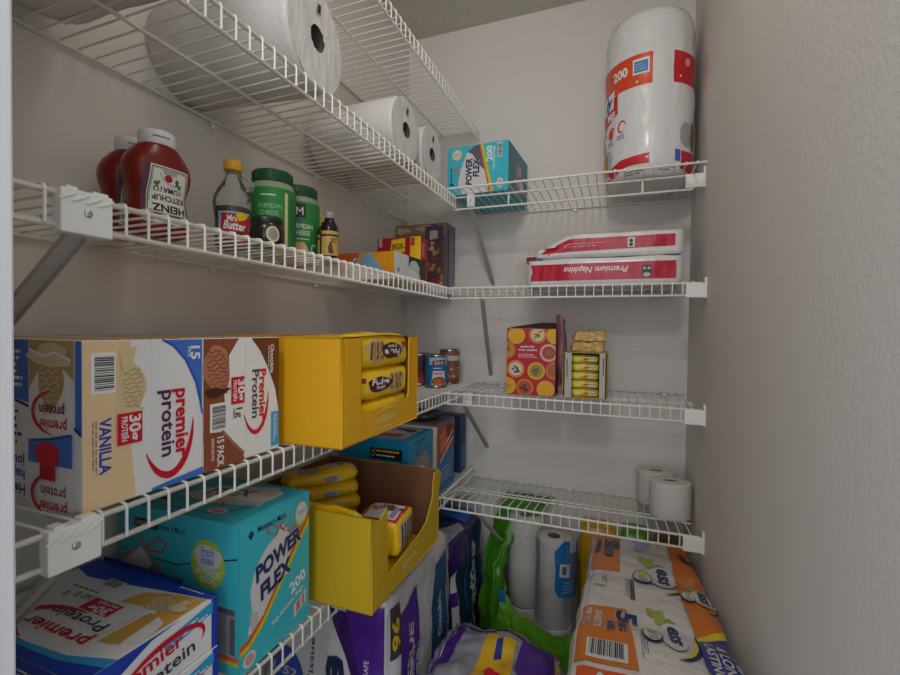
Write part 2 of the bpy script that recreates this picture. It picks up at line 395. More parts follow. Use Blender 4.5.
# ------------------------------------------------------------------ shake cartons
WH = mat('#e4e3e2', .45, 'gloss'); RED = mat('#c8102a', .45, 'gloss'); NAVY = mat('#1f2f86', .45, 'gloss'); BLUE = mat('#3f6fc4', .45, 'gloss')
DBLUE = mat('#1b3fb0', .45, 'gloss'); SKY = mat('#2f9fd4', .45, 'gloss'); CREAM = mat('#e6c79a', .45, 'gloss'); TAN = mat('#b99a66', .5, 'gloss'); LTAN = mat('#d9c49a', .5, 'gloss')
BROWN = mat('#6b3b1e', .5, 'gloss'); CHOC = mat('#8a4a30', .5, 'gloss'); DCHOC = mat('#4b2418', .5, 'gloss'); PURP = mat('#5a1f4a', .5, 'gloss'); GREYT = mat('#77757a', .5); BLACK = mat('#1b1b1e', .5); TEXT = mat('#3a3a44', .5)
KRAFT = mat('#8f6a48', .8, 'board')
def scoop(s, cx, cy, rx, ry, base, dark, rot=0, seed=1):
    s.blob(cx, cy, rx, ry, base, .06, seed=seed, rot=rot)
    c, q = math.cos(rot), math.sin(rot)
    for k in range(9):
        t = -.75+1.5*k/8; hw = math.sqrt(max(0, 1-t*t))*.8; pts = []
        for j in range(7):
            u_ = -hw+2*hw*j/6; x = rx*u_; y = ry*(t+.07*math.sin(j*2.1+k*1.7)); pts.append((cx+x*c-y*q, cy+x*q+y*c))
        s.line(pts, ry*.045, dark)
def logo(s, x, y, size, rot=0, c1=RED, c2=PURP, arc=1, a='premier', b='protein', width=None):
    """two stacked words and a crescent; x, y is the start of the second line"""
    wd = width or size*3.0; c, q = math.cos(math.radians(rot)), math.sin(math.radians(rot))
    P = lambda px, py: (x+px*c-py*q, y+px*q+py*c)
    s.text(b, *P(0, 0), size, c2, rot, wd*.94, .022); s.text(a, *P(0, size*1.02), size, c1, rot, wd, .03)
    if arc:
        cx, cy = P(wd*.58, size*.75); s.arc(cx-wd*.04, cy, wd*.68, size*1.8, -68, 100, size*.50, c1, math.radians(rot))
def carton_body(m, w, d, h): m.box((-w/2, -d/2, 0), (w/2, d/2, h), WH, .0015)
H3 = S3+.0022
def carton(name, y0, y1, side, front, label, x0=.048, x1=.300, h=.1835):
    w, d = x1-x0, y1-y0; m = MB(); carton_body(m, w, d, h)
    m.sheet(side, faceX(w/2, -d/2)); m.sheet(front, faceY(-w/2, -d/2))
    t = Sheet(); t.rect(.003, .002, w-.003, d-.002, mat('#d6b48c', .6)); m.sheet(t, faceT(-w/2, -d/2, h))
    s = MB(); s.box((-w/2+.002, -.0012, h-.0002), (w/2-.001, .0012, h+.0008), mat('#7a5a44', .6))
    o = m.build(name, None, ((x0+x1)/2, (y0+y1)/2, H3)); tag(o, label, 'carton', 'shake cartons standing in a row on the left shelf')
    f = s.build('top_seam', o); return o
# front (seen from the door) of the vanilla carton, printed upside down as it stands
fr = Sheet(); w = .252
fr.poly([(.0, .112), (.0, .1825), (.160, .1825), (.160, .112), (.12, .118), (.06, .122)], BLUE)
fr.line([(.0, .126), (.06, .122), (.12, .117), (.161, .108)], .003, NAVY)
fr.small(.085, .128, .065, .045, 6, WH, 0)
fr.rect(.161, .0, .240, .1825, WH)
fr.poly([(.162, .128), (.162, .1825), (.240, .1825), (.240, .140), (.225, .150), (.205, .156), (.18, .150)], TAN)
scoop(fr, .200, .142, .022, .034, TAN, LTAN, .1, 3); fr.blob(.201, .166, .034, .013, LTAN, .15, seed=5); fr.line([(.165, .172), (.19, .165), (.21, .170), (.238, .162)], .003, WH)
fr.poly([(.241, .086), (.241, .1825), (.2515, .1825), (.2515, .082)], BLUE); fr.line([(.240, .090), (.2515, .083)], .003, NAVY)
def flogo(s, y, sz=.0125):
    s.text('protein', .226, y, sz, mat('#8d2a48', .5), 180, .044, .02); s.text('premier', .228, y-.0165, sz, RED, 180, .050, .025)
    s.arc(.206, y-.008, .038, .024, 95, 268, .0055, RED)
flogo(fr, .112)
fr.poly([(.163, .047), (.163, .070), (.20, .0745), (.239, .082), (.239, .047)], BLUE); fr.line([(.163, .0705), (.20, .075), (.239, .083)], .002, NAVY)
fr.blob(.197, .058, .022, .014, RED, .05, seed=2); fr.rect(.184, .030, .211, .052, RED); fr.small(.187, .032, .02, .012, 4, mat('#8f0f20', .5))
fr.small(.080, .062, .067, .044, 5, TEXT, 0); fr.small(.1, .112-.014, .05, .006, 1, NAVY)
flogo(fr, .022)
for k, (t_, yy, c_, w_) in enumerate((('journey', .050, NAVY, .052), ('happier', .035, BLUE, .056), ("Here's your", .018, NAVY, .082))):
    fr.text(t_, .152, yy, .0125, c_, 180, w_, .02)
sd = Sheet(); d = .0745
sd.rect(.0, .0, .058, .1825, CREAM); sd.rect(.05, 0, d, .1825, WH); sd.poly([(.034, .086), (.05, .062), (.054, .02), (.055, 0), (.045, 0), (.03, .05)], CREAM)
sd.line([(.045, .18), (.041, .15), (.036, .12), (.038, .09)], .006, LTAN)
scoop(sd, .052, .128, .015, .028, LTAN, TAN, 0, 4); sd.poly([(.036, .172), (.056, .176), (.05, .15), (.041, .145)], LTAN); sd.blob(.05, .10, .012, .006, LTAN, .2)
sd.barcode(.008, .125, .033, .170, True)
sd.text('VANILLA', .0165, .098, .0125, DBLUE, -90, .062, .03)
sd.small(.0085, .096, .062, .006, 2, GREYT, -90)
sd.rect(.034, .064, .062, .100, RED); sd.text('30g', .0475, .097, .0135, WH, -90, .030, .03); sd.text('PROTEIN', .0385, .096, .0068, WH, -90, .028, .02)
carton('vanilla_shake_carton', -1.375, -1.3022, sd, fr, 'vanilla shake carton with cream side, barcode and blue front, nearest the door')
def plain_front(): return Sheet().rect(.0, .1, .25, .183, BLUE)
sd = Sheet(); d = .0715
sd.rect(.066, 0, .0705, .183, WH)
sd.poly([(.013, .1825), (.0695, .1825), (.0695, .082), (.066, .10), (.060, .125), (.045, .155), (.028, .174)], BLUE)
sd.line([(.013, .183), (.028, .175), (.045, .156), (.060, .126), (.066, .101), (.0695, .082)], .0022, DBLUE)
sd.text('15', .053, .174, .0135, WH, -90, .018, .03); sd.text('PACK', .048, .173, .005, WH, -90, .014, .02)
logo(sd, .013, .120, .0185, -90, RED, PURP, 1, width=.088)
sd.poly([(0, 0), (.071, 0), (.071, .010), (.02, .0055), (0, .003)], BLUE)
carton('vanilla_shake_carton', -1.3005, -1.229, sd, plain_front(), 'white and blue vanilla shake carton reading 15 pack, second from the door')
sd = Sheet()
sd.poly([(0, .1825), (.058, .1825), (.045, .155), (.03, .06), (.0, .04)], CHOC)
sd.poly([(.04, .1825), (.066, .1825), (.045, .165), (.036, .16)], BROWN)
sd.rect(.026, .0, .0735, .1825, WH); sd.poly([(.026, .1825), (.060, .1825), (.042, .158), (.043, .13), (.033, .11), (.036, .085), (.026, .05)], CHOC)
scoop(sd, .022, .140, .022, .034, mat('#b4775a', .5), CHOC, .15, 6); sd.blob(.02, .108, .02, .006, DCHOC, .2)
sd.rect(.046, .086, .071, .126, RED); sd.text('30g', .0585, .122, .0135, WH, -90, .032, .03); sd.text('PROTEIN', .050, .121, .0062, WH, -90, .030, .02)
sd.barcode(.010, .052, .038, .092, True); sd.text('1g', .056, .080, .012, BROWN, -90, .015, .02); sd.small(.049, .080, .016, .005, 2, BROWN, -90)
sd.poly([(0, 0), (0, .055), (.014, .052), (.03, .050), (.05, .028), (.068, .010), (.072, 0)], CHOC); sd.line([(.03, .052), (.05, .03), (.07, .010)], .004, mat('#a8674a', .5))
sd.text('15 PACK', .022, .044, .012, WH, -90, .042, .02); sd.small(.012, .044, .04, .005, 2, WH, -90)
carton('chocolate_shake_carton', -1.2285, -1.1545, sd, Sheet().rect(0, 0, .25, .18, CHOC), 'chocolate shake carton with red 30g square and barcode on brown side')
sd = Sheet()
sd.poly([(.010, .1825), (.0695, .1825), (.0695, .062), (.061, .10), (.045, .135), (.028, .163)], BROWN)
sd.text('Chocolate', .050, .172, .0085, WH, -90, .046, .02); sd.small(.045, .170, .035, .003, 1, WH, -90)
logo(sd, .012, .134, .0145, -90, RED, mat('#43464c', .5), 1, 'Premier', 'Protein', .080)
sd.rect(.052, .006, .0695, .062, SKY); sd.small(.057, .058, .048, .008, 3, WH, -90)
carton('chocolate_shake_carton', -1.154, -1.083, sd, Sheet().rect(0, 0, .25, .18, BROWN), 'white and brown chocolate shake carton touching the upper yellow cookie carton')

# lying cartons on the lowest shelf
H4 = S4+.0022
def flat_carton(z, label, loc, rz, top):
    L, Wd, T = .262, .176, .0715; m = MB(); m.box((-L/2, -Wd/2, 0), (L/2, Wd/2, T), WH, .0015)
    n_ = Sheet()       # +x end, printed: blue swoosh, sky bar, words
    n_.poly([(0, T), (0, .030), (.03, .045), (.08, T-.004), (.12, T-.001)], DBLUE); n_.rect(.166, 0, .1755, T, DBLUE); n_.poly([(.095, T-.016), (.168, T-.004), (.168, T-.020), (.098, T-.033)], SKY)
    n_.small(.103, T-.030, .06, .012, 2, WH, 9)
    n_.text('Premier', .030, .024, .0185, RED, 8, .094, .02); n_.text('Protein', .056, .005, .0185, TEXT, 8, .085, .015); n_.arc(.098, .030, .058, .027, -28, 165, .008, RED, .15)
    m.sheet(n_, faceX(L/2, -Wd/2))
    y_ = Sheet(); y_.rect(0, 0, L, T, WH); y_.poly([(0, T), (L, T), (L, .02), (.2, .045), (.1, .052), (0, .045)], DBLUE); y_.small(.1, .048, .1, .012, 2, WH); y_.text('Protein', .03, .008, .02, TEXT, 0, .08); y_.rect(.02, .01, .03, .05, SKY)
    m.sheet(y_, faceY(-L/2, -Wd/2))
    b_ = Sheet(); b_.rect(0, 0, L, T, DBLUE); m.sheet(b_, plane((L/2, Wd/2, 0), (-1, 0, 0), (0, 0, 1), (0, 1, 0)))
    if top: m.sheet(top, faceT(-L/2, -Wd/2, T))
    o = m.build('vanilla_shake_carton', None, (loc[0], loc[1], z), rz); tag(o, label, 'carton'); return o
tp = Sheet(); L, Wd = .262, .176
tp.poly([(0, Wd), (L, Wd), (L, Wd-.012), (.20, Wd-.020), (.10, Wd-.034), (.04, Wd-.040), (0, Wd-.030)], DBLUE)
tp.rect(.19, Wd-.0045, .262, Wd, NAVY); tp.small(.195, Wd-.0085, .05, .005, 1, WH)
tp.poly([(0, 0), (0, .028), (.06, .020), (.13, .018), (.20, .022), (L, .040), (L, 0)], SKY); tp.poly([(0, 0), (0, .022), (.06, .014), (.13, .011), (.20, .013), (L, .026), (L, 0)], DBLUE)
YG = mat('#d8a44c', .5, 'gloss')
tp.poly([(.150, .112), (.160, .140), (.19, .150), (L-.004, .163), (L-.004, .085), (.245, .098), (.225, .112), (.19, .118)], YG)
tp.poly([(.19, .112), (.21, .118), (.25, .104), (L-.004, .085), (L-.004, .068), (.238, .060), (.228, .095)], WH); tp.poly([(.208, .050), (.238, .056), (.232, .112), (.214, .112)], mat('#cfa04a', .5, 'gloss')); tp.line([(.198, .045), (.206, .10)], .002, LTAN)
scoop(tp, .212, .130, .024, .015, LTAN, TAN, -.1, 8); tp.blob(.240, .134, .012, .013, LTAN, .2, seed=9)
tp.barcode(.080, .128, .116, .146)
tp.rect(.112, .083, .170, .107, RED); tp.text('30g', .164, .0965, .0135, WH, 180, .040, .03); tp.text('PROTEIN', .164, .1045, .005, WH, 180, .038)
for k, (a_, b_) in enumerate((('160', .104), ('1g', .080), ('1g', .062))): tp.text(a_, b_+.004, .108-.004*k, .011, TEXT, 180, .011 if k else .019, .015)
tp.small(.045, .112, .06, .006, 1, GREYT)
tp.text('Protein', .192, .076, .0165, mat('#3c4a44', .5), 180, .108, .015); tp.text('premier', .198, .051, .0185, RED, 180, .124, .022)
tp.arc(.120, .050, .068, .031, 75, 262, .011, RED)
flat_carton(H4, 'vanilla shake carton lying flat, bottom of the pair, on lowest left shelf', (.163, -1.285), -.012, None)
c_ = flat_carton(H4+.0722, 'vanilla shake carton lying flat with blue edges, on top of another near door', (.161, -1.285), -.012, tp)
# opened end flap of dark blue card behind it
fl = MB(); fl.box((-.12, .0885, .040), (.06, .0895, .078), mat('#20306e', .5, 'gloss'), 0)
fl.build('end_flap', c_)

# ------------------------------------------------------------------ bin bag boxes
TEAL = mat('#3ab6c6', .45, 'gloss'); TEALD = mat('#12899c', .45, 'gloss'); TEALL = mat('#52c0cc', .45, 'gloss'); GREENL = mat('#a6c43a', .5, 'gloss'); YEL = mat('#e8c21a', .5, 'gloss'); ORG = mat('#d8562a', .5, 'gloss')
BAGW = mat('#d2cdcc', .5, 'gloss'); BAGG = mat('#8f8a8c', .5, 'gloss'); BAGD = mat('#5d5a5e', .5, 'gloss'); INK = mat('#1c2f5e', .45, 'gloss')
def bag_front(w, h):
    s = Sheet(); s.rect(0, 0, w, h, TEAL)
    s.poly([(.10*w, .24*h), (.16*w, .36*h), (.13*w, .52*h), (.2*w, .66*h), (.35*w, .76*h), (.50*w, .80*h), (.56*w, .86*h), (.66*w, .80*h), (.80*w, .82*h), (.93*w, .76*h), (.96*w, .70*h), (.55*w, .38*h), (.3*w, .25*h), (.2*w, .22*h)], BAGW)
    s.poly([(.62*w, .80*h), (.80*w, .82*h), (.95*w, .75*h), (.955*w, .68*h), (.72*w, .52*h), (.80*w, .66*h)], BAGG)
    s.blob(.18*w, .30*h, .05*w, .08*h, mat('#bdb8b8', .5, 'gloss'), .15)
    s.poly([(0, 0), (0, .17*h), (.12*w, .19*h), (.30*w, .28*h), (w, .83*h), (w, 0)], GREENL)
    s.poly([(0, 0), (0, .20*h), (.10*w, .21*h), (.30*w, .30*h), (w, .85*h), (w, .80*h), (.3*w, .27*h), (.12*w, .18*h), (0, .16*h)], ORG)
    s.poly([(0, .16*h), (.12*w, .175*h), (.3*w, .26*h), (w, .79*h), (w, .77*h), (.3*w, .24*h), (.12*w, .155*h), (0, .14*h)], YEL)
    s.poly([(0, 0), (0, .125*h), (.12*w, .14*h), (.3*w, .22*h), (w, .75*h), (w, 0)], TEAL)
    s.text('POWER', .20*w, .555*h, .112*h, INK, 14, .68*w, .05, .2, outline=(BAGW, .03)); s.text('FLEX', .26*w, .41*h, .112*h, INK, 14, .48*w, .05, .2, outline=(BAGW, .03))
    for sx_ in (-1, 1): s.arc(.52*w+sx_*.10*w, .86*h, .09*w, .035*h, 0, 350, .012*h, mat('#c8442a', .5), sx_*.5)
    s.line([(.46*w, .80*h), (.52*w, .87*h), (.60*w, .80*h)], .010*h, mat('#c8442a', .5))
    s.poly([(.10*w, .90*h), (.14*w, .935*h), (.18*w, .90*h), (.14*w, .865*h)], INK); s.text("Member's Mark", .22*w, .895*h, .045*h, INK, 0, .40*w, .01)
    s.ell(.86*w, .86*h, .105*w, .095*h, GREENL); s.ell(.86*w, .87*h, .09*w, .078*h, BAGW); s.text('Fresh', .86*w, .86*h, .035*h, SKY, 0, .12*w, .01, .3, 'C')
    s.text('200', .70*w, .29*h, .085*h, WH, 18, .26*w, .03); s.text('Tall Kitchen Bags', .42*w, .165*h, .034*h, WH, 18, .50*w, .015)
    s.small(.44*w, .10*h, .42*w, .05*h, 3, TEALL, 18)
    s.poly([(.74*w, .19*h), (.94*w, .25*h), (.94*w, .15*h), (.74*w, .09*h)], BAGW); s.poly([(.78*w, .19*h), (.84*w, .21*h), (.84*w, .135*h), (.78*w, .115*h)], mat('#b87a6a', .6)); s.poly([(.87*w, .218*h), (.91*w, .23*h), (.91*w, .15*h), (.87*w, .138*h)], mat('#b87a6a', .6))
    s.ell(.12*w, .075*h, .08*w, .05*h, BAGW); s.ell(.12*w, .075*h, .055*w, .035*h, mat('#d89088', .6))
    return s
def bag_side(w, h):
    s = Sheet(); s.rect(0, 0, w, h, TEAL); s.rect(0, 0, .99*w, .03, ORG); s.rect(0, 0, w, .022, GREENL); s.rect(0, 0, w, .016, TEAL)
    s.line([(0, .66*h), (.50*w, .64*h), (w-.004, .78*h)], .0022, BLACK)
    s.text("Member's Mark", .30*w, .86*h, .011, INK, 0, .28*w, .01)
    s.line([(.18*w, .80*h), (.24*w, .70*h), (.34*w, .80*h), (.42*w, .77*h), (.38*w, .70*h), (.25*w, .69*h)], .0035, mat('#c8442a', .5))
    s.poly([(.0, .55*h), (.06*w, .66*h), (.2*w, .72*h), (.36*w, .62*h), (.42*w, .52*h), (.46*w, .40*h), (.3*w, .5*h), (.1*w, .5*h)], BAGG); s.poly([(.02*w, .56*h), (.2*w, .71*h), (.3*w, .60*h), (.22*w, .52*h)], BAGW)
    s.blob(.4*w, .5*h, .05*w, .04*h, BAGD, .2)
    s.ell(.76*w, .70*h, .135*w, .165*h, GREENL); s.blob(.76*w, .745*h, .108*w, .085*h, BAGW, .05); s.text('Fresh', .76*w, .755*h, .015, SKY, 0, .11*w, .02, .25, 'C'); s.text('Escape', .76*w, .705*h, .012, SKY, 0, .10*w, .02, .25, 'C')
    s.text('NEUTRALIZES', .76*w, .625*h, .0095, WH, 0, .20*w, .035, 0, 'C'); s.text('ODORS', .76*w, .575*h, .0095, WH, 0, .12*w, .035, 0, 'C')
    s.rect(.72*w, .14*h, .97*w, .44*h, BAGG); s.rect(.72*w, .40*h, .97*w, .44*h, BAGD); s.rect(.93*w, .14*h, .97*w, .38*h, BAGD)
    return s
m = MB(); w, d, h = .262, .160, .231; m.box((-w/2, -d/2, 0), (w/2, d/2, h), TEAL, .002)
m.sheet(bag_front(d, h), faceX(w/2, -d/2)); m.sheet(bag_side(w, h), faceY(-w/2, -d/2))
t = Sheet(); t.rect(0, 0, w, d, TEAL); t.poly([(.06, .06), (.10, .12), (.2, .15), (.25, .12), (.23, .07), (.15, .05)], BAGW); t.text('FLEX', .10, .08, .03, BAGD, 10, .09, .03, .2)
t.ell(.185, .030, .020, .010, BAGW); t.ell(.185, .030, .014, .006, mat('#c98a80', .6)); t.line([(.02, .012), (.20, .02), (w-.01, d-.01)], .0016, BLACK)
t.line([(.15, .045), (.165, .06), (.178, .05), (.16, .042)], .003, mat('#c8442a', .5)); t.poly([(.04, .03), (.07, .032), (.07, .044), (.04, .04)], INK)
m.sheet(t, faceT(-w/2, -d/2, h))
bb = m.build('bin_bag_box', None, (.170, -1.0865, H4), 0); tag(bb, 'teal bin bag box with green odor badge, standing on lowest left shelf', 'box')
MB().box((w/2-.03, -d/2+.001, h-.0002), (w/2+.0012, d/2-.001, h+.0012), TEAL, .0005).build('lid_flap', bb)
m = MB(); m.sheet(Sheet().poly([(0, 0), (.055, 0), (.055, .010), (.035, .016), (0, .013)], INK).small(.004, .003, .045, .008, 2, YEL), faceY(-w/2+.035, -d/2-.0006, h-.035)); m.build('print_patch', bb)

# box lying on its long side on the top back shelf, front turned to the door
m = MB(); w, d, h = .212, .245, .158; m.box((-w/2, -d/2, 0), (w/2, d/2, h), TEAL, .002)
s0_ = bag_front(h, w); fn = plane((w/2, -d/2, 0), (0, 0, 1), (-1, 0, 0), (0, -1, 0)); s1_ = Sheet()
# letters upright on this face: the print is turned a quarter
s1_.rect(0, 0, w, h, TEAL)
s1_.poly([(.115, h), (.126, h), (.165, 0), (.150, 0)], GREENL); s1_.poly([(.115, h), (.119, h), (.155, 0), (.148, 0)], ORG); s1_.poly([(.119, h), (.123, h), (.158, 0), (.154, 0)], YEL)
s1_.poly([(.075, h-.018), (.100, h-.003), (.114, h-.001), (.147, 0), (.055, .0), (.040, .04), (.050, .085), (.062, .115)], BAGW); s1_.poly([(.072, h-.02), (.100, h-.003), (.114, h-.001), (.132, .07), (.115, .09), (.09, h-.03)], BAGD)
s1_.text('POWER', .088, .028, .022, INK, 90, .088, .04, .15, outline=(BAGW, .03)); s1_.text('FLEX', .113, .052, .022, INK, 90, .062, .04, .15, outline=(BAGW, .03))
s1_.ell(.035, .132, .020, .019, GREENL); s1_.ell(.035, .132, .016, .016, BAGW); s1_.text('Fresh', .035, .130, .007, SKY, 0, .02, .01, 0, 'C')
for a_ in (.4, 2.2): s1_.arc(.035, .090-.012*(a_ > 1), .014, .006, 0, 350, .003, mat('#c8442a', .5), a_)
s1_.poly([(.008, .035), (.016, .043), (.024, .035), (.016, .027)], INK); s1_.text("Member's Mark", .018, .048, .008, INK, 90, .045)
s1_.text('200', .158, .098, .020, WH, 90, .050, .035); s1_.text('Tall Kitchen Bags', .167, .070, .0075, WH, 90, .075, .02); s1_.barcode(.176, .108, .192, .154, True, '#d2cdcc'); s1_.small(.186, .062, .042, .012, 3, TEALL, 90)
s1_.ell(.185, .025, .011, .016, BAGW); s1_.ell(.185, .025, .007, .010, mat('#d89088', .6)); s1_.text('Stretch', .080, .004, .008, WH, 0, .05, .02)
m.sheet(s1_, faceY(-w/2, -d/2))
s2_ = Sheet(); s2_.rect(0, 0, d, h, mat('#3f7f8c', .5, 'gloss')); s2_.blob(.14, .06, .06, .035, BAGG, .15, seed=4); s2_.blob(.16, .055, .03, .02, BAGW, .15, seed=3); s2_.rect(.10, .085, .16, .115, mat('#b7a98c', .6)); s2_.line([(.21, 0), (.215, .06), (.20, .08)], .004, INK)
m.sheet(s2_, faceX(w/2, -d/2))
o = m.build('bin_bag_box', None, (.387, -.142, 1.7135), -.05); tag(o, 'turquoise 200 count bin bag box on the topmost back wall shelf', 'box')
MB().sheet(Sheet().rect(0, 0, .03, .07, mat('#2a6674', .5, 'gloss')), faceX(w/2+.001, .07, .02)).build('hand_hole', o)

# smaller blue bag box behind opened carton
m = MB(); w, d, h = .225, .170, .222; BL = mat('#1484b0', .45, 'gloss'); m.box((-w/2, -d/2, 0), (w/2, d/2, h), BL, .002)
s = Sheet(); s.rect(.105, .165, .205, .196, mat('#14161c', .5)); s.small(.125, .184, .075, .009, 1, YEL); s.small(.125, .172, .06, .008, 1, WH); s.line([(.110, .188), (.114, .184), (.121, .193)], .0016, YEL); s.line([(.110, .176), (.114, .172), (.121, .181)], .0016, WH)
m.sheet(s, faceY(-w/2, -d/2))
s = Sheet(); s.poly([(.02, .09), (.04, .16), (.08, .175), (.12, .17), (.15, .12), (.13, .08)], BAGG); s.poly([(.02, .09), (.05, .14), (.10, .13), (.14, .09)], WH); s.arc(.085, .185, .035, .018, 0, 340, .004, mat('#3a3a70', .5), .4)
s.small(.03, .205, .1, .01, 1, INK); m.sheet(s, faceX(w/2, -d/2))
s = Sheet(); s.rect(.015, .02, .20, .155, mat('#a79f98', .6)); s.rect(.03, .05, .09, .13, mat('#4c3a34', .6)); s.rect(.11, .03, .18, .07, mat('#8c5440', .6)); s.rect(.12, .10, .19, .14, mat('#3c3230', .6)); s.small(.02, .07, .15, .05, 4, WH)
m.sheet(s, faceT(-w/2, -d/2, h)); o = m.build('bin_bag_box', None, (.186, -.498, H4)); tag(o, 'blue bin bag box with black badge, directly behind the opened yellow carton', 'box')

m = MB(); w, d, h = .16, .016, .222; m.box((-w/2, -d/2, 0), (w/2, d/2, h), mat('#d9d2c0', .5, 'gloss'), .001); m.sheet(Sheet().rect(.002, .17, .014, .195, GREENL), faceX(w/2, -d/2))
tag(m.build('thin_carton', None, (.222, -.395, H4)), 'thin cream carton wedged between blue bag box and orange blue box', 'carton')
m = MB(); w, d, h = .20, .165, .226; m.box((-w/2, -d/2, 0), (w/2, d/2, h), mat('#2b6ea8', .5, 'gloss'), .002)
s = Sheet(); s.poly([(0, .10), (0, h-.002), (d, h-.002), (d, .135)], mat('#9c4a28', .5, 'gloss')); s.blob(.07, .165, .045, .035, mat('#e0662a', .5, 'gloss'), .2, seed=4); s.blob(.12, .19, .04, .02, mat('#6e3320', .5, 'gloss'), .2, seed=8)
s.line([(.03, .10), (.15, .16)], .006, WH); s.line([(.08, .15), (.15, .187)], .005, WH); s.blob(.03, .05, .012, .03, mat('#d9b23a', .5), .2); s.small(.05, .03, .09, .05, 4, mat('#8fb4d4', .5)); m.sheet(s, faceX(w/2, -d/2))
s = Sheet(); s.rect(.0, .13, w, h-.002, mat('#9c4a28', .5, 'gloss')); m.sheet(s, faceY(-w/2, -d/2))
s = Sheet(); s.rect(.01, .01, w-.01, d-.01, mat('#6f4a38', .6)); m.sheet(s, faceT(-w/2, -d/2, h)); o = m.build('snack_box', None, (.197, -.300, H4)); tag(o, 'orange and blue snack box standing behind blue bag box on lowest left shelf', 'box')
m = MB(); m.lathe([(.050, 0), (.062, .012), (.066, .022), (.063, .022), (.048, .004), (.001, .003)], mat('#34383c', .3, 'gloss'), (0, 0, 0), 30, 1.25, 1, power=4, capt=False)
tag(m.build('black_tray', None, (.19, -.300, H4+.2268)), 'black plastic tray lying on top of the orange and blue snack box', 'tray')
m = MB(); w, d, h = .13, .055, .21; m.box((-w/2, -d/2, 0), (w/2, d/2, h), mat('#1f3556', .5, 'gloss'), .002); m.sheet(Sheet().rect(.008, .02, .047, .10, mat('#3b5a8e', .5, 'gloss')), faceX(w/2, -d/2)); tag(m.build('storage_bag_box', None, (.225, -.10, H4)), 'dark navy box standing in the back corner of the lowest left shelf', 'box')

# ------------------------------------------------------------------ yellow cookie cartons and cookie packs
YC = mat('#e4a906', .6, 'board'); YCP = mat('#e6b80e', .35, 'film'); YLN = mat('#c99a10', .6); KIN = mat('#7a5236', .85, 'board'); CH = mat('#6a4a22', .5); STRIPE = mat('#b98a4a', .5); PLUM = mat('#4a1626', .5)
def plate(m, pts_out, mat_, o, u, v, n, th):       # a thick card panel from an outline
    o, u, v, n = map(Vector, (o, u, v, n)); k = len(pts_out)
    a = [o+u*x+v*y for x, y in pts_out]; b = [p-n*th for p in a]
    m.add(a+b, [list(range(k)), [k+i for i in range(k)][::-1]]+[[i, i+k, (i+1) % k+k, (i+1) % k] for i in range(k)], mat_)
def cookie_front(w, h, flip=False):
    s = Sheet(); s.rect(-w/2, -h/2, w/2, h/2, YEL)
    r = 180 if flip else 0; q = -1 if flip else 1
    s.blob(q*.22*w, 0, .22*w, .44*h, mat('#c9b07a', .5), .05, seed=2)
    for k in range(5):
        x = q*(.10+.06*k)*w; s.poly([(x-.018*w, -.30*h), (x+.022*w, -.34*h), (x+.040*w, .30*h), (x+.0*w, .34*h)], CH if k % 2 == 0 else STRIPE)
    s.blob(-q*.14*w, -.02*h, .24*w, .30*h, PLUM, .07, seed=4); s.text('Fudge', -q*.14*w, q*-.02*h, .25*h, WH, r, .34*w, .03, .15, 'C'); s.text('Stripes', -q*.14*w, q*-.19*h, .12*h, WH, r, .20*w, .02, .15, 'C')
    s.rect(-q*.49*w, .10*h, -q*.40*w, .30*h, mat('#a81a2a', .5)); s.small(.34*w, -.1*h, .1*w, .3*h, 6, mat('#9fb4c4', .5))
    return s
def cookie_pack(flip=False, seed=0):
    w, d, h = .205, .045, .075; m = MB(); P = Pack((w, d, h), .015, .0025, .005, seed, 22); P.mesh(m, YCP, 12)
    o = cookie_front(w*.86, h*.86, flip); m.sheet(o, P.face('-y'), .012, .0005); return m, P
def fold(m, w, d, h, mt):
    e = .0012
    for x, y in ((w/2-e, -d/2+e), (w/2-e, d/2-e), (-w/2+e, -d/2+e)): m.tube([(x, y, e), (x, y, h)], .0019, mt, 8)
    m.tube([(-w/2+e, -d/2+e, e), (w/2-e, -d/2+e, e)], .0019, mt, 8); m.tube([(w/2-e, -d/2+e, e), (w/2-e, d/2-e, e)], .0019, mt, 8)
    m.tube([(-w/2+e, -d/2+.0012, h), (w/2-e, -d/2+.0012, h)], .0016, mt, 8)
# upper carton, window towards the aisle
X0, X1, Y0, Y1, HH = .085, .405, -1.058, -.765, .182; w, d = X1-X0, Y1-Y0
root = empty('cookie_carton', ((X0+X1)/2, (Y0+Y1)/2, H3), 'closed yellow cookie carton with window of packs, on the left shelf beside shake cartons', 'carton')
m = MB(); T = .003
plate(m, [(.0003, .0003), (w-.0003, .0003), (w-.0003, HH), (.0003, HH)], YC, (-w/2, -d/2, 0), (1, 0, 0), (0, 0, 1), (0, -1, 0), T)
plate(m, [(.0003, .0003), (w-.0003, .0003), (w-.0003, HH), (.0003, HH)], YC, (w/2, d/2, 0), (-1, 0, 0), (0, 0, 1), (0, 1, 0), T)
plate(m, [(0, 0), (d, 0), (d, HH), (0, HH)], YC, (-w/2, d/2, 0), (0, -1, 0), (0, 0, 1), (-1, 0, 0), T)
m.box((-w/2+.0006, -d/2+.0006, .0006), (w/2-.0006, d/2-.0006, T), YC)
a0, a1, zb0 = .060, .250, .053
plate(m, [(0, 0), (d, 0), (d, HH), (a1+.004, HH), (a1, HH-.006), (a1, zb0+.010), (a1-.008, zb0), (a0+.006, zb0-.004), (a0-.002, zb0+.004), (a0-.002, HH), (0, HH)], YC, (w/2, -d/2, 0), (0, 1, 0), (0, 0, 1), (1, 0, 0), T)
s = Sheet(); LY = mat('#dcc878', .6)
for pts in ([(.110, .014), (.110, .038), (.115, .043), (.192, .045), (.197, .040), (.197, .016), (.191, .011), (.116, .009), (.110, .014)],): s.line(pts, .0022, LY)
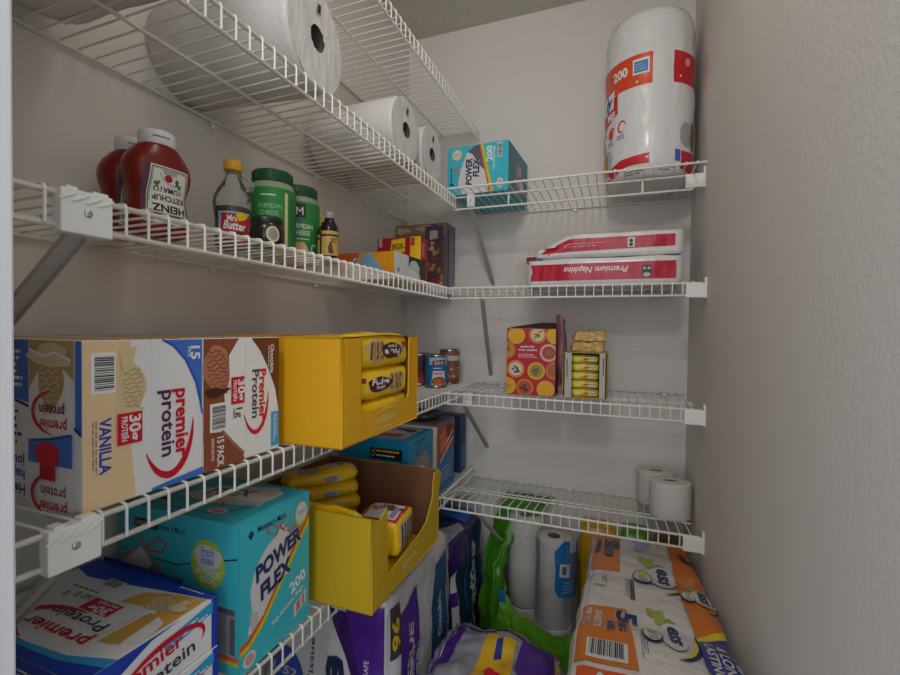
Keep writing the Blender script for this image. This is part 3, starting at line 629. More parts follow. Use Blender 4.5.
s.text('KEEBLER', .117, .020, .013, LY, 2, .073, .02); s.line([(a0+.006, 0), (a0+.004, .06)], .001, YLN); s.line([(.165, 0), (.166, .049)], .001, LY)
s.line([(.012, 0), (.012, HH)], .0018, mat('#e9c22e', .5)); s.line([(.012, .055), (.035, .078), (a0, .072)], .0009, YLN); s.line([(a1+.008, 0), (a1+.008, HH)], .001, YLN)
m.sheet(s, faceX(w/2, -d/2)); fold(m, w, d, HH, YC); m.build('body', root)
# top flaps, slightly lifted
for (x0_, x1_, tilt) in ((-w/2, -.005, .004), (.0, w/2-.002, .006)):
    f = MB(); f.add([(x0_, -d/2+.004, HH+.0005), (x1_, -d/2+.004, HH+.0005+tilt*.2), (x1_, 0, HH+tilt), (x1_, d/2-.003, HH+.001), (x0_, d/2-.003, HH+.001), (x0_, 0, HH+tilt*.6)], [[0, 1, 2, 5], [5, 2, 3, 4]], YC); f.build('top_flap', root)
cp0 = None; GCK = 'cookie packs stacked in the closed yellow carton'
base = ((X0+X1)/2, (Y0+Y1)/2, H3)
m, P = cookie_pack(False, 1)
cp = m.build('cookie_pack'); cp.rotation_euler = (0, 0, PI/2); cp.location = (X1-.030, (Y0+Y1)/2+.008, H3+.068); cp.scale = (.98, 1, .72)
tag(cp, 'lower upright cookie pack, lettering upright, in window of closed yellow carton', 'cookies', GCK)
m2, P2 = cookie_pack(True, 2); cq = m2.build('cookie_pack'); cq.rotation_euler = (0, 0, PI/2); cq.location = (X1-.030, (Y0+Y1)/2+.008, H3+.1275); cq.scale = (.98, 1, .80)
tag(cq, 'upper cookie pack, lettering upside down, rising above window of closed yellow carton', 'cookies', GCK)
m3 = MB(); Pack((.205, .045, .075), .015, .0025, .005, 3, 22).mesh(m3, YCP, 12); c3 = tag(m3.build('cookie_pack'), 'x', 'cookies', GCK); c3.location = (X1-.030, (Y0+Y1)/2+.008, H3+.030); c3.scale = (.98, 1.0, .44); c3.rotation_euler = (PI/2*.0, 0, PI/2)
c3['label'] = 'lowest cookie pack, mostly hidden, in window of closed yellow carton'

# lower carton, open, near wall cut down
X0, X1, Y0, Y1, HH = .085, .410, -.965, -.640, .178; w, d = X1-X0, Y1-Y0
YC2 = mat('#c8a50f', .6, 'board')
root = empty('cookie_carton', ((X0+X1)/2, (Y0+Y1)/2, H4), 'opened yellow cookie carton with brown inside on the lowest left shelf', 'carton')
m = MB()
plate(m, [(.0003, .0003), (w-.0003, .0003), (w-.0003, HH), (.0003, HH)], YC2, (-w/2, -d/2, 0), (1, 0, 0), (0, 0, 1), (0, -1, 0), T)
plate(m, [(0, 0), (d, 0), (d, HH), (0, HH)], YC2, (-w/2, d/2, 0), (0, -1, 0), (0, 0, 1), (-1, 0, 0), T)
plate(m, [(.0003, .0003), (w-.0003, .0003), (w-.0003, HH), (.0003, HH)], YC2, (w/2, d/2, 0), (-1, 0, 0), (0, 0, 1), (0, 1, 0), T)
m.box((-w/2+.0006, -d/2+.0006, .0006), (w/2-.0006, d/2-.0006, T), YC2)
plate(m, [(0, 0), (d, 0), (d, HH), (d-.028, HH-.002), (d-.034, HH-.020), (d-.040, .115), (d-.075, .075), (d-.105, .064), (.075, .045), (.062, .052), (.058, HH-.010), (.056, HH+.001), (.03, HH-.012), (0, HH)], YC2, (w/2, -d/2, 0), (0, 1, 0), (0, 0, 1), (1, 0, 0), T)
s = Sheet()
for pts in ([(.125, .014), (.125, .040), (.13, .046), (.195, .050), (.20, .044), (.20, .018), (.125, .014)],): s.line(pts, .002, LY)
s.text('KEEBLER', .131, .022, .014, LY, 3, .062, .02); s.line([(.014, 0), (.014, HH-.006)], .0016, mat('#dcc23c', .5)); s.line([(.06, 0), (.06, .05)], .001, YLN)
m.sheet(s, faceX(w/2, -d/2)); fold(m, w, d, HH, YC2); m.build('body', root)
m = MB(); m.box((-w/2+T, d/2-T-.0008, T), (w/2-T-.001, d/2-T, HH), KIN); m.box((-w/2+T, -d/2+T, T), (-w/2+T+.0008, d/2-T, HH), KIN); m.box((w/2-T-.0008, d/2-.034, T), (w/2-T, d/2-T, HH-.01), KIN)
m.box((-w/2+T, -d/2+T, T), (w/2-T, -d/2+T+.0008, HH-.004), KIN)
i_ = m.build('lining', root); i_['label'] = 'bare brown cardboard inside of the carton'
# packs inside and on top
def flat_pack(loc, rot, label, seed, scale=1, grp='loose cookie packs in and above the opened yellow carton'):
    w, d, h = .20*scale, .078*scale, .027*scale; m = MB(); P = Pack((w, d, h), .013, .004, .004, seed, 20); P.mesh(m, YCP, 12)
    q = .78 if scale < 1 else 1
    s = Sheet(); s.rect(-.075*q, -.026*q, .075*q, .026*q, YEL); s.poly([(-.07*q, -.024*q), (-.01, -.028*q), (.0, .02*q), (-.06*q, .026*q)], mat('#9aa0a8', .5)); s.rect(.015, -.020, .045, .020, mat('#c8ccd2', .5)); s.small(.018, -.017, .025, .034, 5, NAVY); s.rect(.05*q, -.02*q, .066*q, .018*q, mat('#2a4a90', .5)); m.sheet(s, P.face('top'), .014, .0006)
    s = Sheet(); s.rect(-.06*q, -.004, .06*q, .004, YEL); s.rect(.0, -.006, .04, .006, mat('#aab4c0', .5)); s.small(.004, -.005, .03, .010, 3, NAVY); m.sheet(s, P.face('-y'), .014, .0006)
    s = Sheet(); s.rect(-.022, -.006, .022, .006, mat('#b4bac0', .5)); s.small(-.018, -.005, .034, .010, 3, NAVY); m.sheet(s, P.face('+x'), .01, .0006)
    o = m.build('cookie_pack', None, loc); o.rotation_euler = rot; return tag(o, label, 'cookies', grp)
names = ('lowest cookie pack of the heap inside the opened carton', 'second cookie pack up in the opened carton', 'third cookie pack up, in the opened carton behind its near wall', 'cookie pack with grey panel, fourth up in the opened carton heap', 'yellow cookie pack with barcode just under the topmost pack', 'topmost yellow cookie pack heaped above opened carton, under the wire shelf')
for k, n_ in enumerate(names): flat_pack((.177+(.004 if k > 3 else 0), -.800-.010*(k > 3), H4+.004+.0335*k), (0, -.05*(k == 5), .82+.06*(k % 2)), n_, 5+k, .80)
up_ = flat_pack((.27, -.925, H4+.095), (PI/2, 0, 0), 'ruffled cookie pack standing upright against near wall of opened carton', 15); up_.scale = (1.0, 1.9, .8)
# red and white lidded snack pack
m = MB(); P = Pack((.10, .105, .070), .012, .002, .003, 12, 20); P.mesh(m, YCP, 12)
s = Sheet(); s.rect(-.044, -.044, .044, .044, mat('#c2182a', .4, 'film')); s.rect(-.037, -.037, .037, .037, mat('#dcdce0', .4, 'film')); s.text('fudge', -.03, 0, .026, mat('#a01828', .5), 20, .05, .03, .2); s.blob(.02, .012, .02, .012, mat('#2e5a34', .5), .2); s.rect(.02, -.03, .032, .02, mat('#9a8ab0', .5)); m.sheet(s, P.face('top'), .012, .0006)
s = Sheet(); s.rect(-.05, -.026, .05, .026, mat('#b0a8a8', .4, 'film'))
for k in range(5): s.poly([(-.04+.016*k, -.024), (-.03+.016*k, -.024), (-.024+.016*k, .024), (-.034+.016*k, .024)], CH)
m.sheet(s, P.face('+x'), .012, .0006); o = m.build('snack_pack', None, (.345, -.80, H4+.050), .12); tag(o, 'yellow snack pack with red bordered white label inside opened carton', 'snacks')
u_ = flat_pack((.345, -.80, H4+.004), (0, 0, PI/2), 'cookie pack lying beneath the red bordered snack pack in opened carton', 13); u_.scale = (.8, 1.1, 1.1)

# ------------------------------------------------------------------ bottles and jars on the second shelf
H2 = S2+.0022
KET = mat('#7c1c14', .25, 'gloss'); CAPW = mat('#e2e1df', .4, 'gloss'); PAPER = mat('#e6e2da', .5); GRN = mat('#2f7a3c', .5); GRND = mat('#1f5a2c', .5)
kp = [(.036, .022, 0), (.044, .028, .004), (.047, .030, .018), (.0475, .031, .040), (.0445, .029, .058), (.0435, .028, .068), (.047, .030, .080), (.0515, .032, .094), (.053, .033, .106), (.0515, .032, .118), (.047, .030, .128), (.040, .027, .138), (.034, .025, .145), (.029, .024, .149)]
def kprof(z):
    for a, b in zip(kp, kp[1:]):
        if a[2] <= z <= b[2]:
            t = (z-a[2])/(b[2]-a[2]); return a[0]+t*(b[0]-a[0]), a[1]+t*(b[1]-a[1])
    return kp[-1][0], kp[-1][1]
def ketchup(loc, rz, label):
    root = empty('ketchup_bottle', loc, label, 'bottle', rz, 'ketchup bottles standing cap up on the left shelf'); root.scale = (.92, .90, .925); m = MB(); n = 36; vs_ = []; zs = []
    for z in [i*.149/40 for i in range(41)]:
        ry, rx = kprof(z)
        for k in range(n):
            a = 2*PI*k/n; c, s_ = math.cos(a), math.sin(a); vs_.append((rx*math.copysign(abs(c)**.75, c), ry*math.copysign(abs(s_)**.75, s_), z))
    fs = [[i*n+k, i*n+(k+1) % n, (i+1)*n+(k+1) % n, (i+1)*n+k] for i in range(40) for k in range(n)]+[list(range(n))[::-1], [40*n+k for k in range(n)]]
    m.add(vs_, fs, KET, True); m.build('bottle', root)
    m = MB(); m.lathe([(.0265, .149), (.0275, .151), (.028, .169), (.0268, .172), (.0262, .1722), (.0001, .1722)], CAPW, n=40)
    m.sheet(Sheet().small(-.012, .158, .026, .006, 1, mat('#6a6a80', .6)), cylmap(0, 0, .028, -.3), .004, .0003); m.build('cap', root)
    def fn(y, z, o):
        ry, rx = kprof(max(0, min(.149, z))); t = min(.98, abs(y)/ry); return (rx*(1-t**2.67)**(.375)+o, y, z)
    s = Sheet()
    s.poly([(-.034, .020), (.036, .020), (.037, .112), (-.027, .112)], PAPER)
    s.line([(-.031, .040), (-.0245, .109), (.0345, .109), (.0345, .040)], .0018, GRN); s.line([(-.028, .052), (-.0225, .1065), (.032, .1065), (.032, .050)], .0008, mat('#9a8a5a', .5))
    s.text('HEINZ', .031, .050, .0125, BLACK, 180, .056, .035); s.text('TOMATO', .026, .0785, .0095, BLACK, 180, .048, .03); s.text('KETCHUP', .029, .0655, .0095, BLACK, 180, .053, .03)
    s.ell(.001, .0935, .0065, .006, mat('#b01a22', .4, 'gloss')); s.line([(-.013, .100), (-.006, .088), (.004, .084), (.014, .084)], .0010, GRN)
    s.blob(-.017, .083, .005, .0035, GRN, .2, rot=.5); s.blob(.015, .090, .003, .006, GRN, .2); s.blob(.020, .084, .003, .004, GRN, .2); s.small(-.008, .099, .025, .007, 3, TEXT)
    s.poly([(-.032, .030), (.036, .030), (.036, .036), (-.032, .036)], GRN); s.poly([(-.036, .022), (-.030, .040), (-.022, .040), (-.022, .022)], mat('#c8b48a', .5))
    l = MB(); l.sheet(s, fn, .008, .0003); l.build('front_label', root)
    l = MB(); s = Sheet(); s.poly([(-.0395, .036), (-.0345, .036), (-.0285, .108), (-.036, .108)], mat('#5a2a44', .5)); l.sheet(s, fn, .004, .0012); l.build('side_label', root)
ketchup((.150, -1.184, H2), -.12, 'nearer of two red ketchup bottles, its keystone label upside down and fully visible')
ketchup((.085, -1.176, H2), -.15, 'ketchup bottle half hidden behind the other one, against the left wall')

CLR = mat('#cfd3cf', .10, 'clear'); SYR = mat('#1c0f0c', .15, 'gloss')
root = empty('syrup_bottle', (.176, -1.062, H2), 'clear syrup bottle with yellow cap, dark syrup and red label', 'bottle', -.5)
pr = [(.024, 0), (.030, .004), (.032, .02), (.030, .05), (.032, .066), (.034, .080), (.032, .094), (.025, .108), (.017, .120), (.0135, .128), (.0125, .140)]
MB().lathe(pr, CLR, n=36, sy=.95, capt=False).build('glass', root)
MB().lathe([(r-.0015, z+.0015) for r, z in pr[:5]]+[(.0312, .072)], SYR, n=32, sy=.95).build('syrup', root)
MB().lathe([(.0148, .139), (.0155, .141), (.0155, .154), (.0142, .157), (.0001, .1575)], mat('#d8a41c', .4, 'gloss'), n=24).build('cap', root)
MB().tube([(.0, .0225, .108), (.0, .033, .112), (.0, .034, .124), (.0, .024, .134), (.0, .012, .136)], .0035, CLR, 10).build('handle', root)
def prf(p):
    def f(z):
        for a, b in zip(p, p[1:]):
            if a[1] <= z <= b[1]: return a[0]+(b[0]-a[0])*(z-a[1])/(b[1]-a[1])
        return p[-1][0]
    return f
s = Sheet(); s.rect(-.030, .008, .026, .062, mat('#9fb6c4', .5)); s.rect(-.024, .008, .026, .059, mat('#b81a20', .5)); s.blob(.010, .055, .010, .007, YEL, .15)
s.text('Mrs', -.014, .0455, .011, WH, 0, .016, .02); s.text('Butter', -.020, .032, .015, WH, -4, .036, .03, .15); s.rect(-.018, .012, .02, .026, BLACK); s.rect(-.010, .014, .01, .018, YEL)
l = MB(); l.sheet(s, cylmap(0, 0, .031, -.1, 0, prf(pr)), .005, .0006); l.build('label', root)

def cheese(loc, rz, label, dark=False):
    root = empty('cheese_jar', loc, label, 'jar', rz, 'green parmesan cheese jars with dark green lids'); pr = [(.038, 0), (.0425, .004), (.043, .02), (.043, .118), (.0425, .128), (.038, .138), (.035, .140)]
    MB().lathe(pr, mat('#8f9c7c', .45, 'gloss'), n=40).build('jar_body', root)
    LD = MB(); LG = mat('#1a4d34', .4, 'gloss'); LD.lathe([(.0365, .139), (.0375, .141), (.0375, .160), (.0355, .1625), (.0345, .1625), (.0001, .1615)], LG, n=48)
    for k in range(48):
        a = 2*PI*k/48; LD.tube([(.0375*math.cos(a), .0375*math.sin(a), .142), (.0375*math.cos(a), .0375*math.sin(a), .1595)], .0007, LG, 4)
    LD.build('lid', root)
    s = Sheet(); s.rect(-.062, .010, .060, .126, mat('#2c7f3c', .5, 'gloss'))
    if not dark:
        s.small(-.026, .108, .030, .006, 1, PAPER); s.text('PARMESAN', -.030, .086, .0095, mat('#8fc08a', .5), 0, .042, 0); s.text('CHEESE', -.028, .073, .0095, mat('#8fc08a', .5), 0, .034, 0)
        s.small(-.028, .045, .03, .02, 3, mat('#5aa05a', .5)); s.rect(.018, .010, .024, .118, mat('#c9bf8a', .5)); s.rect(.030, .012, .045, .11, mat('#256e34', .5))
    else:
        s.rect(-.014, .092, .010, .122, BLACK); s.line([(-.008, .098), (-.008, .114), (-.002, .104), (.004, .114), (.004, .098)], .002, PAPER)
        s.text('PARMESAN', -.020, .070, .0105, PAPER, 0, .046, 0); s.text('CHEESE', -.016, .056, .0105, PAPER, 0, .036, 0); s.small(-.012, .046, .03, .004, 1, PAPER)
        s.blob(-.004, .018, .022, .026, mat('#cfa878', .6), .06, rot=.6); s.blob(.0, .012, .014, .016, mat('#b98a58', .6), .06, rot=.6); s.arc(.030, .03, .008, .010, 0, 340, .003, mat('#a8cfe0', .5))
    l = MB(); l.sheet(s, cylmap(0, 0, .043, 0, 0, prf(pr)), .005, .0004); l.build('label', root)
cheese((.185, -.974, H2), -.72, 'larger-looking green parmesan jar standing nearest the syrup bottle')
cheese((.170, -.878, H2), -.80, 'green parmesan jar with black square logo beside dark extract bottle', True)
root = empty('spread_jar', (.266, -1.076, H2), 'small dark jar with black lid in front of the parmesan jars', 'jar', -.9)
MB().lathe([(.024, 0), (.028, .003), (.0285, .012), (.0285, .026), (.026, .034), (.024, .036)], mat('#241a18', .2, 'gloss'), n=32).build('jar_body', root)
MB().lathe([(.0255, .0345), (.0262, .036), (.0262, .045), (.0245, .0465), (.0001, .0462)], mat('#182620', .35, 'gloss'), n=32).build('lid', root)
l = MB(); l.sheet(Sheet().ell(.012, .016, .011, .013, mat('#c9bd9a', .5)).ell(.012, .016, .008, .010, mat('#8c8878', .5)), cylmap(0, 0, .0287, 0), .004, .0003); l.build('label', root)
def extract(loc, rz, label, full=True):
    root = empty('extract_bottle', loc, label, 'bottle', rz); pr = [(.016, 0), (.019, .003), (.019, .062), (.017, .072), (.011, .082), (.0095, .088)]
    MB().lathe(pr, mat('#1a1210', .15, 'gloss'), n=28).build('bottle', root)
    MB().lathe([(.0105, .087), (.011, .088), (.011, .099), (.010, .101), (.0001, .101)], mat('#8e8c88', .35, 'gloss') if full else mat('#c9a42a', .4, 'gloss'), n=24).build('cap', root)
    s = Sheet(); s.rect(-.020, .010, .020, .060, mat('#b8964a', .5)); s.rect(-.020, .049, .020, .053, mat('#2a1a14', .5)); s.poly([(-.004, .014), (.006, .014), (.002, .034), (.006, .044), (-.002, .036), (-.006, .026)], mat('#4a2a1a', .5)); s.small(.0, .036, .014, .01, 2, mat('#5a3a20', .5))
    l = MB(); l.sheet(s, cylmap(0, 0, .019, 0, 0, prf(pr)), .005, .0003); l.build('label', root)
extract((.262, -.896, H2), -.8, 'dark vanilla extract bottle with gold label and grey cap')
extract((.232, -.866, H2), -1.0, 'small yellow capped bottle almost hidden behind the extract bottle', False)

# boxes at the far end of that shelf
OR = mat('#d9911a', .45, 'gloss')
m = MB(); w, d, h = .180, .195, .072; m.box((-w/2, -d/2, 0), (w/2, d/2, h), OR, .0012)
s = Sheet(); s.rect(.0, 0, w, h, OR); s.poly([(0, 0), (.05, 0), (.07, h), (0, h)], mat('#c4531e', .5, 'gloss')); s.poly([(.078, h*.93), (.11, h*.97), (.158, .006), (.158, 0), (.066, 0), (.070, .02)], mat('#7fa9bc', .5, 'gloss'))
for k in range(5): s.line([(.084-.002*k, .052-.010*k), (.118+.008*k, .060-.012*k)], .0012, mat('#6890a6', .5))
s.poly([(.048, .028), (.064, .030), (.068, .056), (.052, .058)], mat('#9fd0e4', .5)); s.line([(.066, .052), (.056, .048), (.054, .030)], .004, INK); s.ell(.035, .035, .008, .010, mat('#d8743a', .5))
m.sheet(s, faceY(-w/2, -d/2))
s = Sheet(); s.rect(0, 0, .085, h, mat('#d9dada', .5)); s.rect(.085, 0, d, h, mat('#2a3a2a', .5, 'gloss')); s.blob(.118, .030, .042, .030, mat('#cfd2d4', .5), .12, seed=5); s.blob(.11, .015, .035, .02, mat('#e2e4e4', .5), .1); s.ell(.025, .025, .006, .006, GREYT)
m.sheet(s, faceX(w/2, -d/2)); tag(m.build('snack_box', None, (.168, -.498, H2), -.03), 'orange snack box with white end panel, beside the shelf edge', 'box')
m = MB(); w, d, h = .155, .055, .153; CRD = mat('#a8142c', .45, 'gloss'); m.box((-w/2, -d/2, 0), (w/2, d/2, h), CRD, .0012)
s = Sheet(); s.rect(.118, 0, .155, h, YEL); s.rect(.120, .125, .134, .150, mat('#c43a2a', .5)); s.poly([(.048, .100), (.100, .106), (.100, .150), (.052, .146)], YEL); s.text('BOX', .055, .118, .016, BLACK, 3, .04, .03, .1); s.line([(.05, .114), (.1, .120)], .002, BLACK); s.rect(.006, .125, .018, .152, mat('#c8a8b0', .5))
m.sheet(s, faceY(-w/2, -d/2)); m.sheet(Sheet().rect(.006, .09, .03, .135, mat('#c26a70', .5)), faceX(w/2, -d/2)); tag(m.build('snack_box', None, (.163, -.365, H2), 0), 'dark red and yellow snack box standing behind the orange box', 'box')
m = MB(); w, d, h = .212, .095, .262; m.box((-w/2, -d/2, 0), (w/2, d/2, h), mat('#6b5560', .5, 'gloss'), .0012)
s = Sheet(); s.rect(.0, .215, w, h, mat('#8c7a5e', .5)); s.blob(.03, .24, .03, .012, mat('#c9b084', .5), .2, seed=3); s.blob(.12, .245, .03, .012, mat('#bca47c', .5), .2, seed=6); s.rect(.01, .19, .10, .215, mat('#4a2a5a', .5)); s.rect(0, 0, .125, .19, mat('#5a4a4a', .5))
s.rect(.125, 0, w-.012, h-.01, mat('#5c3c44', .5)); rnd = random.Random(5)
for k in range(26): s.blob(.135+rnd.random()*.06, .03+rnd.random()*.17, rnd.uniform(.006, .013), rnd.uniform(.005, .010), mat(rnd.choice(('#b98f5c', '#8a5a38', '#c9a878', '#5a2f3a', '#a8763e')), .6), .2, seed=k)
s.blob(.165, .035, .022, .016, mat('#b0303c', .5), .15); s.poly([(.145, .20), (.178, .205), (.178, .235), (.162, .25), (.145, .232)], mat('#bdb8b4', .5)); s.poly([(.145, .235), (.178, .235), (.175, .258), (.15, .258)], mat('#5a3a6e', .5))
m.sheet(s, faceY(-w/2, -d/2)); s = Sheet(); s.rect(0, 0, d, h, mat('#7e727e', .5)); s.rect(.012, .02, .03, .24, mat('#4a3a56', .5)); s.small(.04, .03, .04, .2, 16, mat('#a8a0a6', .5)); m.sheet(s, faceX(w/2, -d/2))
tag(m.build('granola_box', None, (.108, -.058, H2), 0), 'tall purple brown cereal box standing in the back left corner', 'box')

# napkins
root = empty('napkin_pack', (.772, -.175, 1.401+.0022), 'red and white napkin pack in clear wrap on the second back wall shelf', 'napkins', 0)
NR = mat('#b80f2c', .35, 'film'); NW = mat('#d8d4d2', .35, 'film')
P1 = Pack((.425, .225, .078), .008, .002, .004, 3, 12); m = MB(); P1.mesh(m, NW, 22); s = Sheet(); s.rect(-.205, -.026, .200, .024, NR); s.text('Premium Napkins', .075, .013, .0185, mat('#ece6e4', .5), 180, .180, .016, .25)
s.rect(.112, -.020, .136, .012, mat('#23302c', .5)); s.ell(.124, -.014, .010, .006, mat('#b8c4b8', .5)); s.ell(.124, -.002, .006, .005, mat('#2a4a3c', .5)); s.ell(.118, .004, .004, .004, mat('#b8c4b8', .5)); s.ell(.130, .004, .004, .004, mat('#b8c4b8', .5))
m.sheet(s, P1.face('-y'), .015, .0005); m.build('lower_stack', root)
P2 = Pack((.405, .215, .068), .008, .002, .004, 8, 12, warp=lambda p: (p.x, p.y, p.z-.050*max(0, (-.10-p.x)/.10)**1.2*(1 if p.z > 0 else .1) if p.x < -.10 else p.z)); m = MB(); P2.mesh(m, NW, 22)
s = Sheet(); s.poly([(-.19, -.018), (-.14, .022), (.185, .022), (.185, -.012)], NR); s.small(-.12, -.005, .13, .016, 2, mat('#d88894', .5)); s.rect(.0, -.008, .045, .016, mat('#c24a5c', .5)); s.rect(.060, -.010, .080, .018, mat('#c9cfc9', .5)); s.ell(.070, .008, .005, .005, BLACK); s.ell(.070, -.003, .005, .005, BLACK)
m.sheet(s, P2.face('-y'), .015, .0005); o = m.build('upper_stack', root, (.012, .004, .083))
m = MB(); CLF = mat('#c9c4c2', .14, 'clear'); m.add([(-.205, -.113, .078), (.20, -.113, .080), (.195, -.110, .094), (-.15, -.110, .092), (-.232, -.05, .085), (-.225, -.085, .02), (-.27, -.06, .075), (-.262, -.03, .05)], [[0, 1, 2, 3], [0, 3, 4, 5], [5, 4, 6, 7]], CLF, True)
m.build('clear_wrap', root)
o_ = Sheet(); o_.rect(0, 0, .05, .016, NR); m = MB(); m.box((-.238, -.02, .082), (-.185, .09, .112), NR, .003); m.sheet(Sheet().rect(.004, .008, .014, .016, BLACK).rect(.018, .008, .028, .016, BLACK).rect(.0, .02, .05, .026, NW), faceY(-.238, -.02, .084)); m.build('wrapped_end', root)

# ------------------------------------------------------------------ tall paper plate stack on the top shelf
root = empty('paper_plate_pack', (.898, -.150, 1.7135), 'tall white plastic-wrapped paper plate stack with orange red band, 200 count', 'plates', 0)
PW = mat('#dcd9d8', .35, 'film'); r_ = .130; hgt = .485; prp = [(.10, 0), (.118, .006), (r_-.003, .03)]+[(r_+.0015*math.sin(z*60)-(.006*(z/hgt)), z) for z in [.05+.02*i for i in range(20)]]+[(r_-.010, hgt-.02), (r_-.016, hgt-.006), (r_-.03, hgt)]
m = MB(); m.lathe(prp, PW, n=56); pf = prf(prp); cm = cylmap(0, 0, r_, -PI/2-.12, 0, pf); OR2 = mat('#d84a20', .4, 'film'); RD2 = mat('#c8202a', .4, 'film')
s = Sheet(); s.rect(-.215, .232, .022, .312, OR2); s.rect(.078, .232, .175, .312, RD2); s.rect(-.03, .262, .014, .300, mat('#dcdcdc', .5)); s.rect(-.026, .266, .010, .294, mat('#4a74b4', .5)); s.small(-.024, .270, .03, .02, 3, mat('#8fb0d8', .5))
s.text('200', -.095, .268, .024, WH, 0, .050, .035); s.ell(-.018, .243, .003, .003, WH); s.ell(.10, .250, .003, .003, WH); s.ell(.125, .288, .010, .010, mat('#d8a8a4', .5))
s.poly([(-.150, .150), (-.075, .180), (-.075, .232), (-.155, .215)], RD2); s.poly([(-.165, .190), (-.090, .200), (-.090, .248), (-.165, .236)], mat('#e4e4ea', .5)); s.text('ly', -.128, .205, .034, mat('#1f3f96', .5), 0, .034, .05, .2, outline=(WH, .02)); s.text('ME', -.120, .172, .020, WH, 0, .036, .03)
for k, cx in enumerate((-.135, -.098, -.060)): s.arc(cx, .128+.006*k, .013, .017, 0, 320, .006, RD2); s.small(cx-.014, .094+.006*k, .028, .014, 2, mat('#4a62b0', .5))
s.ell(-.098, .131, .009, .013, RD2); s.ell(-.12, .058, .028, .036, mat('#aeb4b6', .5)); s.ell(-.128, .055, .017, .031, mat('#b8862c', .5)); s.ell(.125, .105, .026, .032, mat('#a3a8a9', .5)); s.ell(.155, .105, .014, .040, mat('#8c5a34', .5))
s.poly([(-.115, .030), (-.06, .050), (.018, .056), (.018, .030), (-.04, .030), (-.10, .012)], RD2); s.poly([(.105, .018), (.105, .062), (.17, .062), (.17, .010)], RD2); s.rect(.085, .034, .102, .064, mat('#4a62b0', .5)); s.small(.04, .010, .05, .012, 2, mat('#5a5a90', .5)); s.small(-.05, .006, .06, .012, 2, TEXT)
s.small(-.15, .004, .05, .012, 2, RD2)
m.sheet(s, lambda x, y, o: cm(x*1.06-.004, y*1.115, o), .010, .0006); m.build('wrapped_stack', root)

# ------------------------------------------------------------------ wrapped paper towel rolls on the top left shelf
H1 = S1+.0022
TW = mat('#d6d3cf', .6, 'tissue')
def bigroll(r, L, loc, label, rz=0):
    root = empty('paper_towel_roll', loc, label, 'paper towels', rz, 'wrapped paper towel rolls lying on the top left shelf'); m = MB()
    m.lathe([(.022, 0), (r*.9, -.001), (r, .006), (r, L*.3), (r*.995, L*.6), (r, L-.010), (r*.975, L-.003), (r*.93, L)], TW, (-L, 0, r), 56, axis='x', capt=False); m.build('roll', root)
    f = MB(); rnd = random.Random(int(r*1e4)); n = 40; rings = []; V = []
    for i, q in enumerate((1, .8, .6, .42, .25)):
        for k in range(n):
            a = 2*PI*k/n; z = .0008+.0035*abs(noise.noise((q*6, math.cos(a)*3, math.sin(a)*3+r*50))); V.append((z, r*.975*q*math.cos(a), r+r*.975*q*math.sin(a)))
    f.add(V, [[i*n+k, i*n+(k+1) % n, (i+1)*n+(k+1) % n, (i+1)*n+k] for i in range(4) for k in range(n)], mat('#d8d6d4', .35, 'film'), True); f.build('end_wrap', root)
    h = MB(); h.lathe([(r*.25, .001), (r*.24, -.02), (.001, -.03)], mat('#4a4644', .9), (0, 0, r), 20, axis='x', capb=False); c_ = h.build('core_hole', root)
    g = MB(); g.sheet(Sheet().poly([(-.006, -.006), (.004, -.008), (.007, .012), (-.003, .010)], mat('#2c2a3a', .6)), plane((.0042, 0, r+r*.55), (0, 1, 0), (0, 0, 1), (1, 0, 0))); g.build('wrap_print', root)
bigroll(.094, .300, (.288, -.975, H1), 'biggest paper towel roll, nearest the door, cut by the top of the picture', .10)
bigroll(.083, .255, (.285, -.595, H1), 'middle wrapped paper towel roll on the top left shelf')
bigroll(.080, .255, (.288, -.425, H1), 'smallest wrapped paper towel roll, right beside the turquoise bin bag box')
P = Pack((.26, .20, .075), .02, .003, .006, 21, 14); m = MB(); P.mesh(m, mat('#cdc9c6', .35, 'film'), 20)
s = Sheet(); rnd = random.Random(4)
for k in range(26):
    x, y = rnd.uniform(-.09, .09), rnd.uniform(-.07, .06); s.poly([(x, y), (x+rnd.uniform(.02, .05), y+rnd.uniform(-.01, .01)), (x+.02, y+.006)], mat('#4a467e', .4, 'film'))
m.sheet(s, lambda x, y, o: tuple(P.pt((x/P.d.x, y/P.d.y, -1), o)), .015, .0006)
s = Sheet().rect(-.1, -.02, .1, .02, mat('#5a568e', .4, 'film')); m.sheet(s, P.face('-y'), .015, .0006)
tag(m.build('tissue_pack', None, (.160, -1.337, H1), 0), 'plastic tissue pack with purple print underneath, top shelf above the door end', 'pack')

